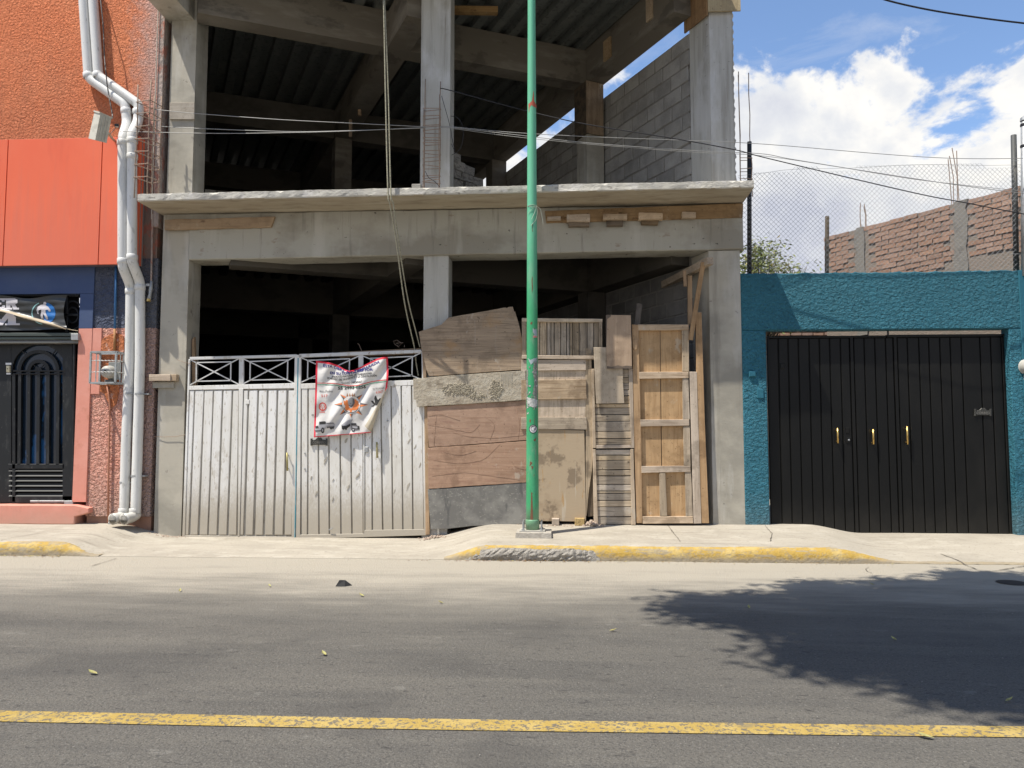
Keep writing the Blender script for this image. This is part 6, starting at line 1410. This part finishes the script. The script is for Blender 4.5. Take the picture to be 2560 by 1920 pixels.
for pl, k in (([(1324, 1047), (1327, 1049), (1326, 1058), (1323.5, 1054)], 1), ([(1325, 1153), (1331, 1156), (1330, 1160), (1324, 1166)], 2), ([(1328, 1165), (1334, 1166), (1330, 1175)], 3), ([(1329, 700), (1331, 690), (1332, 722), (1330, 735)], 4), ([(1330, 563), (1331.5, 560), (1332, 580), (1330.6, 578)], 5), ([(1328, 1230), (1330.5, 1232), (1333, 1305), (1325.5, 1305)], 6), ([(1317, 1033), (1322, 1030), (1320, 1036)], 7), ([(1333, 1100), (1341, 1094), (1338, 1104)], 8), ([(1326, 806), (1331, 804), (1330, 811), (1326, 811)], 9)):
    pole_patch(pl, mat('bare_rust', (.17, .085, .05), rough_=.9) if k != 7 else paper, 'rust_mark', .0012, .4, k)
stw = mat('plastic_twine', (.42, .46, .38), rough_=.6)
pts = [on_pole(x, y, .006) for x, y in ((1319, 516), (1325, 513), (1334, 512), (1341, 514))]
part('twine', tube(pts, .004, 5), stw, pol); 
for k, ln in enumerate(([(1322, 516), (1332, 518), (1340, 515), (1338, 528), (1329, 548)], [(1320, 534), (1328, 524), (1338, 517)], [(1341, 514), (1344, 530), (1340, 550), (1327, 564)], [(1342, 516), (1351, 522), (1356, 545), (1358, 560)])):
    part('twine', tube(bend([on_pole(x, y, .010) if x < 1342 else P(x, y, PY_ - .05) for x, y in ln], .03), .0024, 4), stw, pol)

# ------------------------------------------------------------------ ropes and wires
def cable(label, pts, r_, m, name='wire', cat='wire'):
    P3 = [P(*q) for q in pts]; out = []
    for i in range(len(P3) - 1):
        p0 = P3[max(0, i - 1)]; p1 = P3[i]; p2 = P3[i + 1]; p3 = P3[min(len(P3) - 1, i + 2)]
        for k in range(8):
            t = k / 8; out.append(.5 * ((2 * p1) + (p2 - p0) * t + (2 * p0 - 5 * p1 + 4 * p2 - p3) * t * t + (3 * p1 - p0 - 3 * p2 + p3) * t ** 3))
    out.append(P3[-1]); return part(name, tube(out, r_, 6), m, None, smooth=True, label=label, cat=cat)
cable('left strand of the pale rope hanging from the roof past the slab to the gate', [(956, -60, -.66), (960, 40, -.66), (964, 240, -.66), (970, 478, -.66), (975, 510, -.64), (990, 600, -.50), (1012, 760, -.25), (1036, 868, .0), (1040, 905, .04), (1046, 940, .05)], .0095, rope_m, 'rope', 'rope')
cable('right strand of the pale rope hanging from the roof past the slab to the plywood', [(958, -60, -.66), (963, 40, -.65), (971, 240, -.65), (977, 478, -.66), (983, 510, -.64), (996, 600, -.50), (1018, 740, -.25), (1040, 830, -.05), (1050, 868, .0)], .009, rope_m, 'rope', 'rope')
cable('upper thin pale wire crossing the left open bay', [(388, 274, -.40), (440, 279, -.38), (493, 284, -.36), (700, 299, -.34), (900, 309, -.30), (1061, 317, -.15)], .0045, wire_lite)
cable('middle thin pale wire crossing the left open bay', [(402, 316, -.30), (493, 321, -.36), (720, 329, -.34), (860, 327, -.30), (1061, 320, -.14)], .0045, wire_lite)
cable('lowest thin pale wire crossing the left open bay', [(300, 328, -.40), (402, 331, -.38), (493, 333, -.36), (640, 333, -.35), (860, 328, -.31), (1064, 318, -.13)], .0045, wire_lite)
cable('thick dark cable sagging from the middle column to the right past the fence', [(1101, 221, -.14), (1126, 226, -.16), (1280, 268, -.30), (1400, 297, -.40), (1491, 315, -.45), (1700, 349, -.5), (1840, 375, -.5), (1920, 396, -.5), (2276, 480, -.5), (2420, 508, -.45), (2560, 535, -.4), (2700, 556, -.4)], .0065, wire_dark)
cable('thin grey wire leaving the middle column level towards the right fence', [(1100, 316, -.14), (1130, 317, -.16), (1280, 331, -.30), (1480, 342, -.4), (1740, 352, -.45), (1920, 361, -.4), (2360, 395, -.2), (2700, 392, -.1)], .0042, wire_lite)
cable('paired grey wire sagging lowest from the middle column to the fence top', [(1100, 318, -.14), (1130, 319, -.18), (1280, 336, -.32), (1480, 358, -.42), (1740, 377, -.45), (1900, 384, -.4), (1980, 398, -.35), (2180, 430, -.3), (2420, 466, -.25), (2700, 500, -.2)], .0042, wire_lite)
cable('second of the paired grey wires sagging from middle column to the right', [(1100, 319, -.12), (1130, 321, -.16), (1280, 341, -.30), (1480, 361, -.40), (1740, 381, -.43), (1900, 389, -.38), (2100, 418, -.35), (2300, 450, -.3), (2560, 478, -.25)], .0034, wire_lite)
cable('black twisted service cable high against the sky at top right', [(2150, -25, -1.4), (2215, 0, -1.4), (2320, 24, -1.4), (2440, 43, -1.4), (2560, 58, -1.4), (2700, 72, -1.4)], .011, wire_dark, 'cable', 'cable')
cable('black cable loop hanging beside the upper middle column', [(1127, 290, -.05), (1146, 296, -.05), (1157, 320, -.05), (1157, 350, -.05), (1148, 375, -.05), (1129, 388, -.05)], .004, wire_dark, 'cable', 'cable')
cable('thin dark wire drooping down the side of the upper middle column', [(1104, 240, -.12), (1112, 268, -.1), (1124, 312, -.05), (1131, 350, -.05), (1137, 378, -.05), (1129, 360, -.05)], .0035, wire_dark)
cable('thin black wire curling inside the rebar ladder at the column foot', [(1063, 428, -.14), (1072, 444, -.14), (1086, 453, -.14), (1099, 467, -.14)], .004, wire_dark)
for k, (x, lab) in enumerate(((2195, 'left black shadow wedge'),)): pass
# ------------------------------------------------------------------ road litter
wd = G(855, 1465); 
w = part('shadow_wedge', ([(wd.x - .055, wd.y - .02, 0), (wd.x + .03, wd.y - .02, 0), (wd.x + .085, wd.y + .04, 0), (wd.x - .03, wd.y + .12, 0), (wd.x - .03, wd.y + .02, .05), (wd.x + .02, wd.y + .035, .047)], [(0, 1, 5, 4), (1, 2, 5), (2, 3, 4, 5), (3, 0, 4), (3, 2, 1, 0)]), mat('shadow_black', (.02, .02, .02), rough_=.8), None, label='small shadow wedge standing for a shadow on the dusty road in front of the gates', cat='wedge')  # solid dark shape built in place of a shadow on the road
lm = mat('fallen_leaf', (.34, .32, .12), [((.25, .2, .07), (40, 40, 40), .5, .6, .7)], rough_=.6)
lv = [(450, 1479, .055, 'yellow leaf on the dusty road edge left of the shadow wedge'), (674, 1467, .05, 'small curled leaf on cement dust just left of the shadow wedge'), (904, 1491, .065, 'yellow leaf on the road just right of the shadow wedge'), (1102, 1509, .05, 'pale leaf on the road below the gap between gate and green pole'), (810, 1638, .06, 'yellow green leaf on open asphalt below the dark wedge'),
      (232, 1686, .07, 'long yellow leaf on the asphalt near the left edge above the lane line'), (1533, 1579, .055, 'yellow leaf on asphalt left of the tree shadow'), (1872, 1521, .055, 'leaf lying in the upper left part of the tree shadow'), (2180, 1463, .055, 'leaf on the sunlit gap along the top of the tree shadow'), (2235, 1601, .05, 'dull leaf in the middle of the tree shadow'), (2314, 1846, .075, 'large yellow leaf just below the lane line at right'), (2523, 1755, .05, 'small leaf low in the tree shadow at the right edge'), (1184, 1400, .04, 'orange brown leaf in the gutter left of the broken kerb')]
r = random.Random(5)
for x, y, s, lab in lv:
    g = G(x, y); a = r.uniform(0, 3.1); ca, sa = math.cos(a), math.sin(a); V = []
    for u, w_, h_ in ((-1, 0, .004), (-.4, .36, .010), (.3, .36, .012), (1, 0, .022), (.3, -.36, .014), (-.4, -.36, .008), (0, 0, .003)):
        V.append((g.x + (u * ca - w_ * sa) * s * .5, g.y + (u * sa + w_ * ca) * s * .5, h_ + .004))
    part('fallen_leaf', (V, [(6, 0, 5), (6, 1, 0), (6, 2, 1), (6, 3, 2), (6, 4, 3), (6, 5, 4)]), lm if 'orange' not in lab else mat('orange_leaf', (.5, .16, .03), rough_=.6), None, label=lab, cat='leaf', group='fallen leaves on the road')
mh = G(2530, 1457)
part('drain_cover', lathe((mh.x, mh.y, 0), [(.0, .006), (.12, .006), (.13, .004)], 28), mat('iron_cover', (.06, .05, .045), rough_=.7, metal=.3), None, label='dark round iron cover set in the road at the right edge', cat='cover')
# pavement joints and stains: thin dark cracks
crk = mat('pavement_crack', (.12, .105, .085), rough_=1)
def crack(pts, w=.006, seed=1, label=None):
    r = random.Random(seed); g = [G(x, y, .18) for x, y in pts]; g = [Vector((p.x, p.y, 0)) for p in g]; out = []
    for a, b in zip(g, g[1:]):
        n = max(2, int((b - a).length / .05))
        for k in range(n): q = a.lerp(b, k / n); out.append(q + Vector((r.uniform(-1, 1) * .006, r.uniform(-1, 1) * .008, 0)))
    out.append(g[-1]); V = []; F = []
    for i, q in enumerate(out):
        d_ = (out[min(i + 1, len(out) - 1)] - out[max(i - 1, 0)]).normalized(); nn = Vector((-d_.y, d_.x, 0)) * w * r.uniform(.3, 1)
        for sgn in (1, -1): p = q + nn * sgn; V.append((p.x, p.y, zg(p.x, p.y) + .0065))
    for i in range(len(out) - 1): F.append((2 * i, 2 * i + 1, 2 * i + 3, 2 * i + 2))
    part('pavement_crack', (V, F), crk, None, kind='structure')
crack([(228, 1373), (262, 1364), (292, 1356)], .008, 1); crack([(0, 1344), (30, 1339), (100, 1331)], .006, 2); crack([(1655, 1312), (1680, 1335), (1700, 1352)], .006, 3)
crack([(2350, 1355), (2400, 1366), (2440, 1380), (2480, 1384), (2560, 1372)], .009, 4); crack([(1900, 1316), (1930, 1340), (1925, 1352)], .006, 11); crack([(2180, 1390), (2160, 1380), (2170, 1375)], .004, 5)
part('utility_cover', lathe((G(2058, 1328, .2).x, G(2058, 1328, .2).y, zg(3.4, -.35) - .002), [(.0, .010), (.07, .010), (.075, .006)], 16), mat('iron_cover', (.06, .05, .045)), None, label='small dark round cover in the pavement at the left of the black gate', cat='cover')
